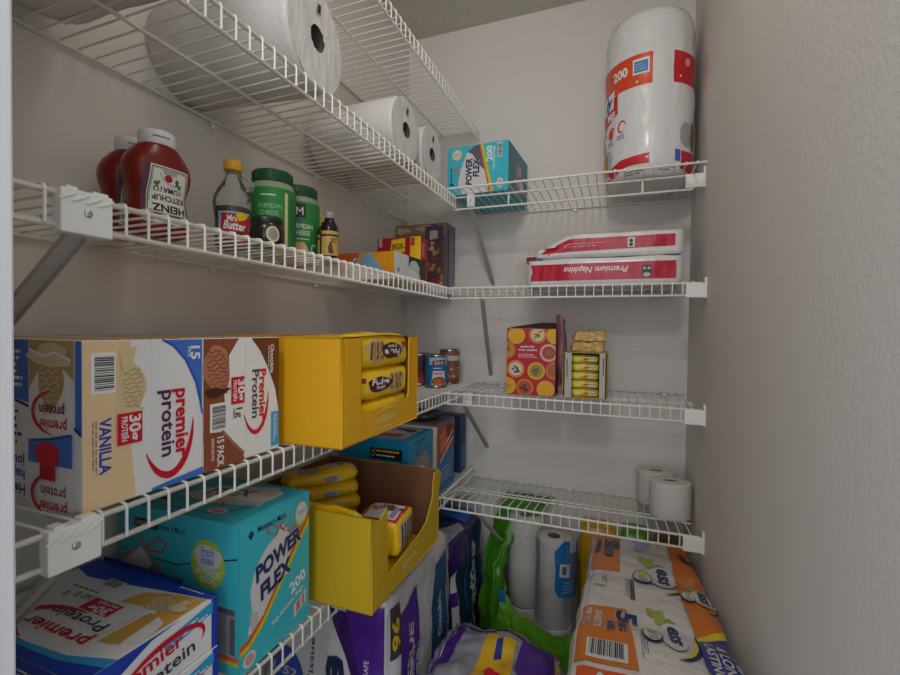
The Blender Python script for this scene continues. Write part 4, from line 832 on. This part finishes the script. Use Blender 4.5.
# ------------------------------------------------------------------ third shelf: cans, cracker box, candy bars
def can(loc, rz, label, body, band, r=.0395, h=.112):
    root = empty('food_can', loc, label, 'can', rz, 'food cans beside the yellow carton'); TIN = mat('#b8b8b8', .28, 'metal')
    MB().lathe([(r*.96, 0), (r, .002), (r, .004), (r*.975, .006), (r*.975, h-.006), (r, h-.004), (r, h-.001), (r*.98, h), (r*.95, h-.004), (.001, h-.004)], TIN, n=36).build('tin', root)
    s = Sheet(); s.rect(-PI*r, .008, PI*r*.99, h-.008, body); band(s); l = MB(); l.sheet(s, cylmap(0, 0, r, 0, 0, lambda z: r*.978), .006, .0003); l.build('paper_label', root)
def b1(s):
    s.rect(-.035, .078, .035, .103, mat('#9fc0d4', .5)); s.poly([(-.022, .074), (.026, .080), (.026, .096), (-.022, .092)], mat('#7a2432', .5)); s.text('SOUP', -.014, .079, .010, WH, 4, .032, .02); s.small(-.02, .064, .04, .006, 1, WH)
    s.poly([(-.026, .010), (-.020, .058), (.022, .058), (.028, .010)], mat('#d4d4d6', .5)); s.small(-.016, .044, .034, .010, 1, RED); s.ell(.001, .022, .024, .016, mat('#5a3420', .5)); s.ell(.001, .021, .020, .012, mat('#c4642a', .5)); s.rect(-.012, .008, .012, .012, mat('#c9b070', .5))
can((.238, -.248, H3), -.95, 'blue labelled food can with bowl picture, in front of the other cans', mat('#1f6ea4', .5, 'gloss'), b1)
def b2(s):
    s.rect(-.04, .085, .04, .103, mat('#c0c0be', .5)); s.rect(-.06, .0, .06, .02, mat('#8a3a2a', .5)); rnd = random.Random(2)
    for k in range(16): s.blob(rnd.uniform(-.03, .03), rnd.uniform(.02, .06), .006, .005, mat(rnd.choice(('#c9b070', '#8a7a3a', '#b0502e')), .5), .2, seed=k)
can((.242, -.128, H3), -.9, 'brownish red food can standing behind the blue can, nearest the back wall', mat('#8c5a4c', .5, 'gloss'), b2, .038, .125)
def b3(s): s.rect(-.05, .07, .05, .1, mat('#3c3a3a', .5)); s.rect(-.05, .03, .05, .045, mat('#a82a2a', .5)); s.rect(-.05, .008, .05, .03, mat('#a85a2a', .5))
can((.158, -.215, H3), -.9, 'food can left of the blue one, partly hidden by the yellow carton', mat('#6a2a2c', .5, 'gloss'), b3)

HB = 1.0645+.0022
root = empty('cracker_box', (.573, -.262, HB), 'red cracker box with yellow and orange circles, its lid open', 'box', .03)
CR = mat('#b3122a', .45, 'gloss'); m = MB(); w, d, h = .150, .085, .205; m.box((-w/2, -d/2, 0), (w/2, d/2, h-.0005), CR, .001)
s = Sheet(); rnd = random.Random(1)
def clipc(cx, cy, r, mm):
    P_ = []; 
    for k in range(40):
        x, y = cx+r*math.cos(2*PI*k/40), cy+r*math.sin(2*PI*k/40); P_.append((min(max(x, .001), w-.001), min(max(y, .001), h-.002)))
    s.poly(P_, mm)
OC = mat('#dd8a1c', .5, 'gloss'); YO = mat('#dca31a', .5, 'gloss')
for cx, cy, c1, c2, c3 in ((.030, .183, YO, None, None), (.095, .186, mat('#c97a3a', .5), '#d9c48a', '#8a4a2a'), (.148, .184, YO, None, None), (.001, .137, mat('#c9702a', .5), '#b88a2a', '#8a5a2a'), (.129, .131, mat('#cfae98', .5), '#b52c34', '#6f7a3a'), (.029, .079, OC, '#c8c4b8', '#2c2c2c'), (.092, .075, YO, '#9a8a3a', '#5a5a2a'), (.147, .077, mat('#c9702a', .5), '#a85a2a', None), (.003, .026, YO, None, '#c07a1a'), (.058, .023, mat('#cf6e24', .5), '#a84a1e', '#4a241a'), (.121, .020, YO, None, None)):
    clipc(cx, cy, .0268, c1)
    if c2: clipc(cx, cy, .020, mat(c2, .5))
    if c3 and 0 < cx < w:
        for k in range(7):
            a, q = rnd.uniform(0, 6.3), rnd.uniform(0, .014); s.blob(min(max(cx+q*math.cos(a), .006), w-.006), min(max(cy+q*math.sin(a), .006), h-.006), .0045, .003, mat(c3, .5), .2, seed=k)
s.text('perfect for', .044, .146, .0072, WH, 0, .042, .02); s.text('every occasion', .036, .136, .0072, WH, 0, .058, .02); s.small(.036, .114, .06, .014, 3, mat('#e0b8bc', .5))
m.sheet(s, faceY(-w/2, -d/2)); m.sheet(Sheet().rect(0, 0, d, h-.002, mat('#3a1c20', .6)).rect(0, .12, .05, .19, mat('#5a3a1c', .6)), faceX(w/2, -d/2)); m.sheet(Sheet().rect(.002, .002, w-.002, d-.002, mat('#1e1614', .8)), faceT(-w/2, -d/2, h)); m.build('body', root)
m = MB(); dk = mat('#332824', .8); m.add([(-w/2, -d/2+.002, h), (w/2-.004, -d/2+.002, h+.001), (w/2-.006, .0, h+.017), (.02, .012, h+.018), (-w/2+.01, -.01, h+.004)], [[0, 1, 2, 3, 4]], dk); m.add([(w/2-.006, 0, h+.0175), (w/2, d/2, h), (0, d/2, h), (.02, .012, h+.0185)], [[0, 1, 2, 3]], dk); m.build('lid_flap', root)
f = MB(); WP = mat('#8a5f66', .35, 'film'); V = []; nn = 10
for i in range(nn+1):
    t = i/nn
    for j in range(5):
        q = j/4; V.append((w/2+.002+.024*q+.004*math.sin(t*9+q*3)-.010*t*(1-q), -.010+.03*math.sin(q*3)+.004*math.sin(t*14), .03+(.225-.018*abs(q-.35)*2*(1 if t > .8 else 0))*t))
f.add(V, [[i*5+j, i*5+j+1, (i+1)*5+j+1, (i+1)*5+j] for i in range(nn) for j in range(4)], WP, True); fo = f.build('inner_bag', root); fo['label'] = 'torn pinkish brown wrapper sticking up beside the box'

root = empty('candy_bar_box', (.733, -.235, HB), 'small yellow display box open in front, showing stacked candy bars', 'box', 0)
CYB = mat('#c9961e', .55, 'board'); w, d, h = .127, .125, .135; m = MB(); T = .0015; IN = mat('#b9b4ac', .7)
for x_ in (-w/2, w/2-T): m.box((x_, -d/2, 0), (x_+T, d/2, h), CYB)
m.box((-w/2+T, -d/2, 0), (w/2-T, d/2, T), CYB); m.box((-w/2+T, d/2-T, T), (w/2-T, d/2, h), CYB); m.box((-w/2+T, -d/2, h-T), (w/2-T, d/2, h), mat('#b9a070', .6)); m.build('body', root)
m = MB(); m.box((-w/2+.006, -d/2+.001, T), (-w/2+.026, -d/2+.003, h-T-.0002), IN); m.sheet(Sheet().rect(.011, .06, .014, .115, TEXT), faceY(-w/2, -d/2+.001, 0)); m.build('side_flap', root)
m = MB(); m.box((w/2-.022, -d/2+.001, T), (w/2-.006, -d/2+.003, h-T-.0002), IN)
m.sheet(Sheet().rect(.114, .07, .117, .12, TEXT), faceY(-w/2, -d/2+.001, 0)); fl_ = m.build('side_flap', root); fl_['label'] = 'pale inner side flap'
CB1 = mat('#c8b41e', .35, 'film'); CB2 = mat('#3a1620', .4, 'film')
P = Pack((.078, .10, .0225), .008, .0012, .002, 2, 30); m = MB(); P.mesh(m, CB1, 10)
s = Sheet(); s.rect(.004, -.010, .038, .010, CB2); s.poly([(-.005, -.010), (.006, -.010), (.010, .010), (.0, .010)], RED); s.small(.010, -.007, .026, .013, 3, WH); s.blob(-.02, .0, .012, .005, mat('#dfd27a', .5), .2); m.sheet(s, P.face('-y'), .008, .0004)
bar0 = m.build('candy_bar', None, (.733, -.232, HB+.0018)); G = 'candy bars stacked in the small yellow box'; pos = ['bottom candy bar in the small yellow box', 'second candy bar from the bottom in the small yellow box', 'middle candy bar in the small yellow box', 'fourth candy bar from the bottom in the small yellow box', 'top candy bar in the small yellow box']
tag(bar0, pos[0], 'candy', G)
for k in range(1, 5):
    c_ = bar0.copy(); C.objects.link(c_); c_.location.z = HB+.0018+.0255*k; c_.location.x += random.uniform(-.002, .002); c_['label'] = pos[k]
P = Pack((.090, .045, .029), .003, .0035, .001, 5, 60); m = MB(); P.mesh(m, mat('#c8a45e', .35, 'film'), 16)
m.box((-.053, -.012, .006), (-.043, .012, .018), mat('#7a3a34', .4, 'film'), .001)
g0 = m.build('wrapped_bar', None, (.738, -.235, HB+.1355)); g0.rotation_euler = (0, 0, -.04); tag(g0, 'lower of two gold wrapped bars lying on the candy bar box', 'candy', 'gold wrapped bars')
g1 = g0.copy(); C.objects.link(g1); g1.location = (.743, -.232, HB+.1355+.0325); g1.rotation_euler = (0, 0, .05); g1['label'] = 'upper of two gold wrapped bars stacked on the candy bar box'

# ------------------------------------------------------------------ toilet paper on the lowest back shelf
def tproll(loc, rot, label):
    root = empty('toilet_paper_roll', loc, label, 'toilet paper', 0, 'toilet paper rolls in the corner'); root.rotation_euler = rot; r, h = .057, .103; m = MB()
    m.lathe([(r*.97, 0), (r, .004), (r, h-.005), (r*.985, h-.001), (r*.96, h), (.022, h+.0005)], mat('#d3cdc8', .7, 'tissue'), n=48, capt=False)
    for k in range(14): m.tube([(r*1.0015*math.cos(a), r*1.0015*math.sin(a), .008+k*.0066+.001*math.sin(a*3)) for a in [2*PI*j/24 for j in range(25)]], .0004, mat('#c9c3be', .8), 4, False)
    m.build('roll', root)
    m = MB(); m.lathe([(.022, h+.0005), (.021, h-.02), (.001, h-.022)], mat('#5e5348', .9), n=20, sy=.38, capb=False, capt=False); m.lathe([(.022, h+.0004), (.0205, h+.0004)], mat('#8a7a68', .9), n=20, sy=.38, capb=False, capt=False); m.build('core', root)
    # paper between the flattened core and the round hole
    q = MB(); n = 32; q.add([(.022*math.cos(2*PI*k/n), .022*math.sin(2*PI*k/n)*e, h+.0005) for e in (1, .38) for k in range(n)], [[k, (k+1) % n, n+(k+1) % n, n+k] for k in range(n)], mat('#d3cdc8', .7, 'tissue')); q.build('roll_top', root)
tproll((.978, -.200, .7185), (-.05, 0, .15), 'front toilet paper roll, touching the right wall, on lowest back shelf')
tproll((.948, -.078, .7095), (-.05, 0, .15), 'rear toilet paper roll, behind the front one, near the back wall')

# ------------------------------------------------------------------ packs on the floor
FP = lambda h: mat(h, .35, 'film')
def fpack(name, dim, loc, base, label, cat='pack', prints=(), n=26, rot=(0, 0, 0), group=None, **kw):
    P = Pack(dim, **kw); m = MB(); P.mesh(m, FP(base), n)
    for face, s in prints: m.sheet(s, P.face(face), .011, .0022)
    o = m.build(name, None, loc); o.rotation_euler = rot; return tag(o, label, cat, group), P
VIO = FP('#4a1c86'); VIOD = FP('#35165e'); NV = FP('#15264e'); WF = FP('#c9c6c6'); BLF = FP('#1f4fa8')
# big tissue pack under the lowest left shelf
s = Sheet(); s.rect(-.16, -.30, .16, .32, WF); s.poly([(.02, .30), (.155, .30), (.155, -.02), (.13, .05), (.08, .17)], VIOD); s.poly([(.06, .32), (.155, .32), (.155, .0), (.12, .10)], VIO)
s.text('Tissue', .062, -.26, .070, NV, 90, .46, .035, .15); s.text('Soft & Strong Bath Tissue', -.018, -.20, .014, NV, 90, .42, .01); s.ell(-.10, .10, .062, .085, BLF); s.text('1152', -.10, .12, .022, WF, 0, .075, .02, .2, 'C'); s.text('BATH', -.10, .085, .016, WF, 0, .06, .02, .2, 'C')
s.ell(.125, .09, .012, .016, WF); s.text('SEPTIC SAFE', .122, .12, .011, WF, 90, .085, .01); s.rect(.115, -.02, .155, .0, FP('#c9a21c')); s.ell(-.04, -.0, .02, .02, RED)
s2 = Sheet(); s2.rect(-.185, -.3, .185, .3, WF); s2.rect(-.185, -.3, -.150, .12, NV); s2.rect(-.172, .20, -.138, .315, FP('#39383c')); s2.text('96', -.148, .22, .020, FP('#c9a21c'), 90, .07, .03)
s2.poly([(-.140, -.3), (-.140, .285), (-.055, .31), (-.055, -.3)], VIO); s2.text('TISSUE', -.085, .05, .024, WF, 90, .20, .03, .2); s2.small(-.04, .0, .2, .05, 3, FP('#aaa8ae'), 90); s2.poly([(.035, -.3), (.030, .22), (.060, .30), (.135, .31), (.135, -.3)], FP('#234a86')); s2.text('Double', .095, .10, .022, FP('#c3c8d0'), 90, .12, .02); s2.blob(.09, .05, .02, .035, FP('#8aa04a'), .2); s2.rect(.14, -.3, .185, .3, FP('#b9b6bc')); s2.rect(.145, .12, .18, .17, VIO)
fpack('tissue_pack', (.33, .365, .682), (.210, -.650, .0), '#c5c2c4', 'purple and white bath tissue pack under the opened yellow carton', 'toilet paper', (('-y', s), ('+x', s2)), 34, seed=3, r=.03, amp=.006, bulge=.012, freq=8)
s2 = Sheet(); s2.rect(-.16, -.3, .16, .3, NV); s2.rect(-.155, -.3, -.125, .28, WF); s2.poly([(-.17, .20), (.0, .30), (.05, .32), (-.17, .32)], VIOD); s2.rect(-.155, .12, -.127, .16, VIO); s2.text('soft', -.10, -.08, .03, FP('#c9a21c'), 90, .10, .02, .2); s2.text('Cottons', .02, -.04, .055, FP('#b4bccb'), 90, .30, .04, .15); s2.line([(-.07, -.3), (-.075, 0), (-.06, .28)], .010, BLF); s2.poly([(.06, .0), (.12, .0), (.13, .27), (.09, .28)], FP('#234a8e')); s2.poly([(.08, -.3), (.14, -.3), (.12, .0)], FP('#8e929c'))
s = Sheet(); s.rect(-.12, .18, .12, .3, VIOD)
fpack('tissue_pack', (.33, .32, .60), (.205, -.265, .0), '#1a2748', 'navy blue tissue pack standing upright under the shelf corner', 'toilet paper', (('-y', s), ('+x', s2), ('top', Sheet().poly([(-.15, -.14), (.05, -.15), (.10, -.05), (-.02, .03), (-.15, 0)], VIOD).poly([(.06, -.14), (.14, -.14), (.15, .0), (.12, .02)], FP('#9a98a6')).poly([(.0, .04), (.14, .04), (.14, .13), (.02, .13)], BLF))), 30, seed=8, r=.035, amp=.010, bulge=.012, freq=8)

# torn green pack with two paper towel rolls
GF = FP('#3f7d18'); GL = FP('#5c9c20')
root = empty('paper_towel_pack', (.595, -.150, 0), 'torn bright green paper towel pack against back wall, open at its front', 'paper towels', 0)
def drape(name, rows, m_, lab=None):
    b = MB(); k = len(rows[0]); V = []
    sub = 9; R = []
    for i in range(len(rows)-1):
        for a in range(sub):
            t = a/sub; R.append([Vector(rows[i][j]).lerp(Vector(rows[i+1][j]), t) for j in range(k)])
    R.append([Vector(p) for p in rows[-1]]); S_ = []
    for r_ in R:
        q = []
        for j in range(k-1):
            for a in range(sub): q.append(r_[j].lerp(r_[j+1], a/sub))
        q.append(r_[-1]); S_.append(q)
    kk = len(S_[0])
    for r_ in S_:
        for p in r_:
            nn_ = noise.noise(Vector((p.x*34, p.y*34, p.z*11)))*.016+noise.noise(Vector((p.x*80, p.y*80, p.z*30)))*.006; V.append(p+Vector((nn_, -abs(nn_), nn_*.5)))
    b.add(V, [[i*kk+j, i*kk+j+1, (i+1)*kk+j+1, (i+1)*kk+j] for i in range(len(S_)-1) for j in range(kk-1)], m_, True); o = b.build(name, root)
    if lab: o['label'] = lab
    return o
drape('green_wrap', [[(-.155, .11, .66), (-.02, .12, .665), (.02, .12, .66)], [(-.175, .02, .60), (-.10, -.02, .61), (-.02, .02, .635)], [(-.185, -.04, .48), (-.145, -.09, .47), (-.115, -.04, .52)], [(-.195, -.07, .36), (-.150, -.12, .34), (-.105, -.09, .36)], [(-.200, -.08, .22), (-.12, -.17, .20), (-.02, -.16, .22)], [(-.20, -.08, .04), (-.10, -.18, .02), (.16, -.14, .03)]], GF, 'bright green crumpled plastic wrapper')
drape('lower_wrap', [[(-.10, -.130, .43), (-.03, -.155, .38), (.06, -.165, .345), (.135, -.16, .37)], [(-.11, -.16, .36), (-.03, -.175, .33), (.06, -.18, .30), (.14, -.17, .32)], [(-.12, -.17, .20), (-.02, -.19, .20), (.08, -.19, .20), (.17, -.16, .22)], [(-.14, -.15, .03), (.0, -.17, .02), (.1, -.17, .02), (.17, -.14, .03)]], GL, 'lighter green crumpled lower edge')
drape('printed_wrap', [[(-.118, -.135, .44), (-.095, -.14, .44)], [(-.112, -.145, .36), (-.075, -.15, .35)], [(-.11, -.158, .30), (-.052, -.165, .27)]], FP('#2068a8'), 'blue printed strip of the wrapper')
def troll(loc, label, h=.28, r=.058):
    root = empty('paper_towel_roll', loc, label, 'paper towels', 0, 'bare paper towel rolls inside the torn green pack'); m = MB()
    m.lathe([(r*.97, 0), (r, .004), (r, h-.006), (r*.97, h), (.020, h+.001)], mat('#c2beb8', .8, 'tissue'), n=44, capt=False); m.build('roll', root)
    m = MB(); m.lathe([(.020, h+.001), (.019, h-.03), (.001, h-.03)], mat('#5e5348', .9), n=18, capb=False, capt=False); m.build('core', root)
troll((.537, -.140, .331), 'left of two white paper towel rolls inside the torn green pack', .295)
troll((.642, -.213, .331), 'right white paper towel roll in torn green pack, partly under clear blue wrap', .272, .058)
for x_, y_, n_ in ((.537, -.140, 'lower paper towel roll standing on the floor inside torn green pack'), (.645, -.213, 'lower paper towel roll standing on the floor below clear blue wrap')):
    m = MB(); m.lathe([(.055, 0), (.058, .004), (.058, .324), (.055, .329)], mat('#bcb8b2', .8, 'tissue'), n=30); tag(m.build('paper_towel_roll', None, (x_, y_, 0)), n_, 'paper towels', 'lower rolls of the torn green pack')
# clear bag with a blue label around the right roll
cw = MB(); n = 30; V = []; CW = mat('#dfe2e4', .12, 'clear'); zz_ = [.345, .352, .37, .40, .43, .47, .51, .56, .615]
for i, z in enumerate(zz_):
    for k in range(n+1):
        a = -2.6+2.9*k/n; r = .0605+.006*noise.noise((math.cos(a)*4, math.sin(a)*4, z*20))+(.030 if i == 0 else .022 if i == 1 else .012 if i == 2 else .004); V.append((.650+r*math.cos(a)*1.08, -.215+r*math.sin(a)*1.05, z))
cw.add(V, [[i*(n+1)+k, i*(n+1)+k+1, (i+1)*(n+1)+k+1, (i+1)*(n+1)+k] for i in range(len(zz_)-1) for k in range(n)], CW, True)
wo = cw.build('clear_wrap', root, (-.595, .150, 0)); lb = MB(); s = Sheet(); BB = FP('#1668a8'); s.poly([(-.028, .43), (-.015, .41), (.055, .40), (.070, .44), (.070, .57), (.0, .585), (-.03, .55), (-.026, .49)], BB); s.poly([(-.015, .475), (.020, .468), (.022, .510), (-.012, .515)], FP('#b8bcc0')); s.rect(-.006, .480, .008, .506, FP('#6a5a58')); s.poly([(.02, .545), (.05, .54), (.05, .58), (.02, .582)], FP('#b8c4cc')); s.small(.0, .42, .04, .04, 4, FP('#6f9fc8'))
lb.sheet(s, cylmap(.647, -.215, .069, -1.05, .035), .008, .0009); lo_ = lb.build('blue_label', root, (-.595, .150, 0)); lo_['label'] = 'bright blue printed panel of the clear wrap'
# packs seen through the lowest back shelf
s = Sheet(); s.rect(-.05, .06, .045, .16, FP('#d0a016')); s.rect(-.005, .10, .02, .13, BLACK); s.rect(-.05, -.15, .045, .05, FP('#1f5f9c')); s.rect(.02, -.15, .05, .08, FP('#b85a1e'))
fpack('storage_pack', (.12, .07, .60), (.775, -.045, 0), '#c9981a', 'yellow and blue pack against back wall, seen through lowest shelf wires', 'pack', (('-y', s),), 16, seed=31, r=.015, amp=.004, bulge=.006)
s = Sheet(); s.rect(-.04, .08, .04, .26, FP('#5aa024')); s.rect(-.02, .20, .02, .24, FP('#8a9a9a')); s.blob(.0, .18, .02, .02, FP('#c07a2a'), .2)
fpack('storage_pack', (.085, .07, .60), (.892, -.045, 0), '#4f931e', 'bright green pack at the back, seen through shelf wires near toilet paper', 'pack', (('-y', s),), 16, seed=32, r=.015, amp=.004, bulge=.006)
s = Sheet(); s.rect(-.035, .10, .03, .28, FP('#a8841c')); s.blob(.0, .24, .02, .015, FP('#6a3a1c'), .2); s.rect(-.04, .02, -.005, .19, FP('#1f4f8c'))
fpack('storage_pack', (.08, .07, .585), (.990, -.045, 0), '#8c7018', 'olive yellow pack in the back right corner under toilet paper', 'pack', (('-y', s),), 16, seed=33, r=.015, amp=.004, bulge=.006)

# purple and clear pack at the front of the floor
s = Sheet(); s.poly([(-.155, -.09), (-.155, .07), (-.10, .10), (-.10, -.06)], VIO); s.poly([(.045, -.02), (.05, .10), (.145, .09), (.150, -.10), (.10, -.10)], VIO); s.poly([(-.04, -.10), (-.035, .06), (.0, .05), (.035, .06), (.04, .0), (.05, -.10)], FP('#d0a51c')); s.poly([(-.005, -.01), (.012, .0), (.006, .05), (-.008, .04)], NAVY); s.blob(.0, -.05, .018, .016, RED, .1); s.poly([(-.10, .085), (-.09, .115), (.13, .115), (.145, .10), (.04, .095)], FP('#16386e')); s.poly([(.13, .08), (.155, .04), (.155, .0), (.14, .03)], FP('#c9a81c')); s.line([(-.14, -.06), (-.12, .06)], .006, WF)
fpack('tissue_pack', (.300, .24, .480), (.568, -.655, 0), '#8c8a96', 'clear and purple tissue pack with yellow emblem on the floor, in front', 'toilet paper', (('top', s),), 36, seed=14, r=.05, amp=.013, bulge=.012, freq=12)
# big paper towel pack along the right wall
k_ = .165
def wrp(p):
    z = p.z+ (.34)  # local height above the floor
    return (p.x, p.y, p.z+(k_*(-p.y)-.0)*max(0, min(1, (p.z+.34)/.5)))
def ribs(c):
    y = c[1]; return -.007*abs(math.cos((y+1)*PI*3.5*.5*2/2))**8 if abs(c[2]) > .9 or abs(c[0]) > .9 else 0
OB = FP('#c96c00'); s = Sheet()
Yc = -.585                                     # pack centre along the wall
def yy(v): return v-Yc
def xx(v): return (v-.897)*.97
s.rect(xx(.762), yy(-.50), xx(.842), yy(-.20), OB); s.text('OVER', xx(.826), yy(-.225), .016, INK, -90, .10, .04, 0, outline=(WF, .03)); s.text('2270', xx(.800), yy(-.235), .025, INK, -90, .17, .04, 0, outline=(WF, .03)); s.text('SHEETS', xx(.776), yy(-.24), .013, INK, -90, .14, .04, 0, outline=(WF, .03))
s.poly([(xx(.758), yy(-.94)), (xx(.762), yy(-.735)), (xx(.853), yy(-.72)), (xx(.868), yy(-.94))], OB); s.text('5', xx(.835), yy(-.735), .036, INK, -90, .045, .05, 0, outline=(WF, .03)); s.text('BIG', xx(.838), yy(-.79), .013, INK, -90, .04, .04, 0, outline=(WF, .03)); s.text('ROLL', xx(.818), yy(-.79), .013, INK, -90, .05, .04, 0, outline=(WF, .03)); s.text('SHEETS', xx(.794), yy(-.75), .012, WF, -90, .085, .04); s.text('PER ROLL', xx(.775), yy(-.745), .012, WF, -90, .085, .04)
s.barcode(xx(.785), yy(-.93), xx(.852), yy(-.875), False, '#c8c6c2')
s.rect(xx(.785), yy(-.62), xx(.812), yy(-.545), FP('#b9b6b2')); s.rect(xx(.788), yy(-.615), xx(.809), yy(-.55), WF); s.small(xx(.800), yy(-.555), .05, .012, 3, TEXT, -90); s.rect(xx(.862), yy(-.665), xx(.872), yy(-.545), FP('#3a3634')); s.small(xx(.852), yy(-.55), .1, .012, 3, GREYT, -90); s.small(xx(.874), yy(-.79), .12, .012, 3, GREYT, -90)
def brand(cx, cy, k=1, a=None):
    s.blob(cx-.020*k, cy+.10*k, .018*k, .035*k, FP('#9aa83a'), .2, rot=.3); s.blob(cx+.005*k, cy+.07*k, .010*k, .02*k, FP('#7c9a3a'), .2, rot=-.3)
    s.arc(cx+.012*k, cy-.01*k, .050*k, .095*k, -95, 30, .014*k, INK); s.arc(cx+.010*k, cy-.01*k, .044*k, .087*k, -90, 20, .010*k, FP('#c9c03a')); s.ell(cx+.008*k, cy, .030*k, .070*k, WF)
    s.text('ess', cx+.000*k, cy+.055*k, .034*k, INK, -90, .10*k, .035, .2); s.ell(cx-.036*k, cy-.02*k, .022*k, .042*k, INK); s.ell(cx-.036*k, cy-.02*k, .019*k, .037*k, WF); s.blob(cx-.036*k, cy+.0*k, .010*k, .014*k, FP('#b4b03a'), .2); s.rect(cx-.044*k, cy-.05*k, cx-.026*k, cy-.02*k, FP('#a8aab4'))
brand(xx(.930), yy(-.50), 1.0); brand(xx(.925), yy(-.80), .8)
s.poly([(xx(.975), yy(-.14)), (xx(.978), yy(-.30)), (xx(.968), yy(-.45)), (xx(.966), yy(-.62)), (xx(.972), yy(-.78)), (xx(1.034), yy(-.72)), (xx(1.034), yy(-.16))], OB)
s.poly([(xx(.972), yy(-.78)), (xx(1.034), yy(-.72)), (xx(1.034), yy(-.745)), (xx(.971), yy(-.80))], FP('#d8c02a')); s.poly([(xx(.971), yy(-.80)), (xx(1.034), yy(-.745)), (xx(1.034), yy(-1.0)), (xx(.985), yy(-1.0)), (xx(.97), yy(-.88))], FP('#1f3584'))
s.rect(xx(1.000), yy(-.36), xx(1.028), yy(-.27), BLACK); s.line([(xx(1.006), yy(-.28)), (xx(1.022), yy(-.285)), (xx(1.010), yy(-.30)), (xx(1.022), yy(-.315)), (xx(1.006), yy(-.32))], .004, WF); s.small(xx(1.004), yy(-.33), .02, .01, 1, WF, -90)
brand(xx(1.004), yy(-.60), .62)
for t_, x_, l_ in (('THICK', 1.018, .13), ('& LONG', .999, .12), ('LASTING', .980, .12)): s.text(t_, xx(x_), yy(-.80), .0145, WF, -90, l_, .03)
s.rect(xx(.770), yy(-1.0), xx(.85), yy(-.955), FP('#c8501e')); s.ell(xx(.81), yy(-.975), .005, .012, WF)
s.blob(xx(.90), yy(-.23), .022, .05, FP('#9aa8c0'), .2, seed=4); s.small(xx(.915), yy(-.30), .05, .01, 1, FP('#b8b060'), 0)
fpack('paper_towel_pack', (.274, .87, .64), (.893, Yc, 0), '#cfc8c2', 'large white and orange paper towel pack along the right wall on floor', 'paper towels', (('top', s),), 60, seed=5, r=.035, amp=.004, bulge=.004, freq=7, ribs=ribs, warp=lambda p: (p.x, p.y, p.z+k_*(-p.y)*max(0, min(1, (p.z+.32)/.5))+.045*max(0, min(1, (p.z+.32)/.5))))
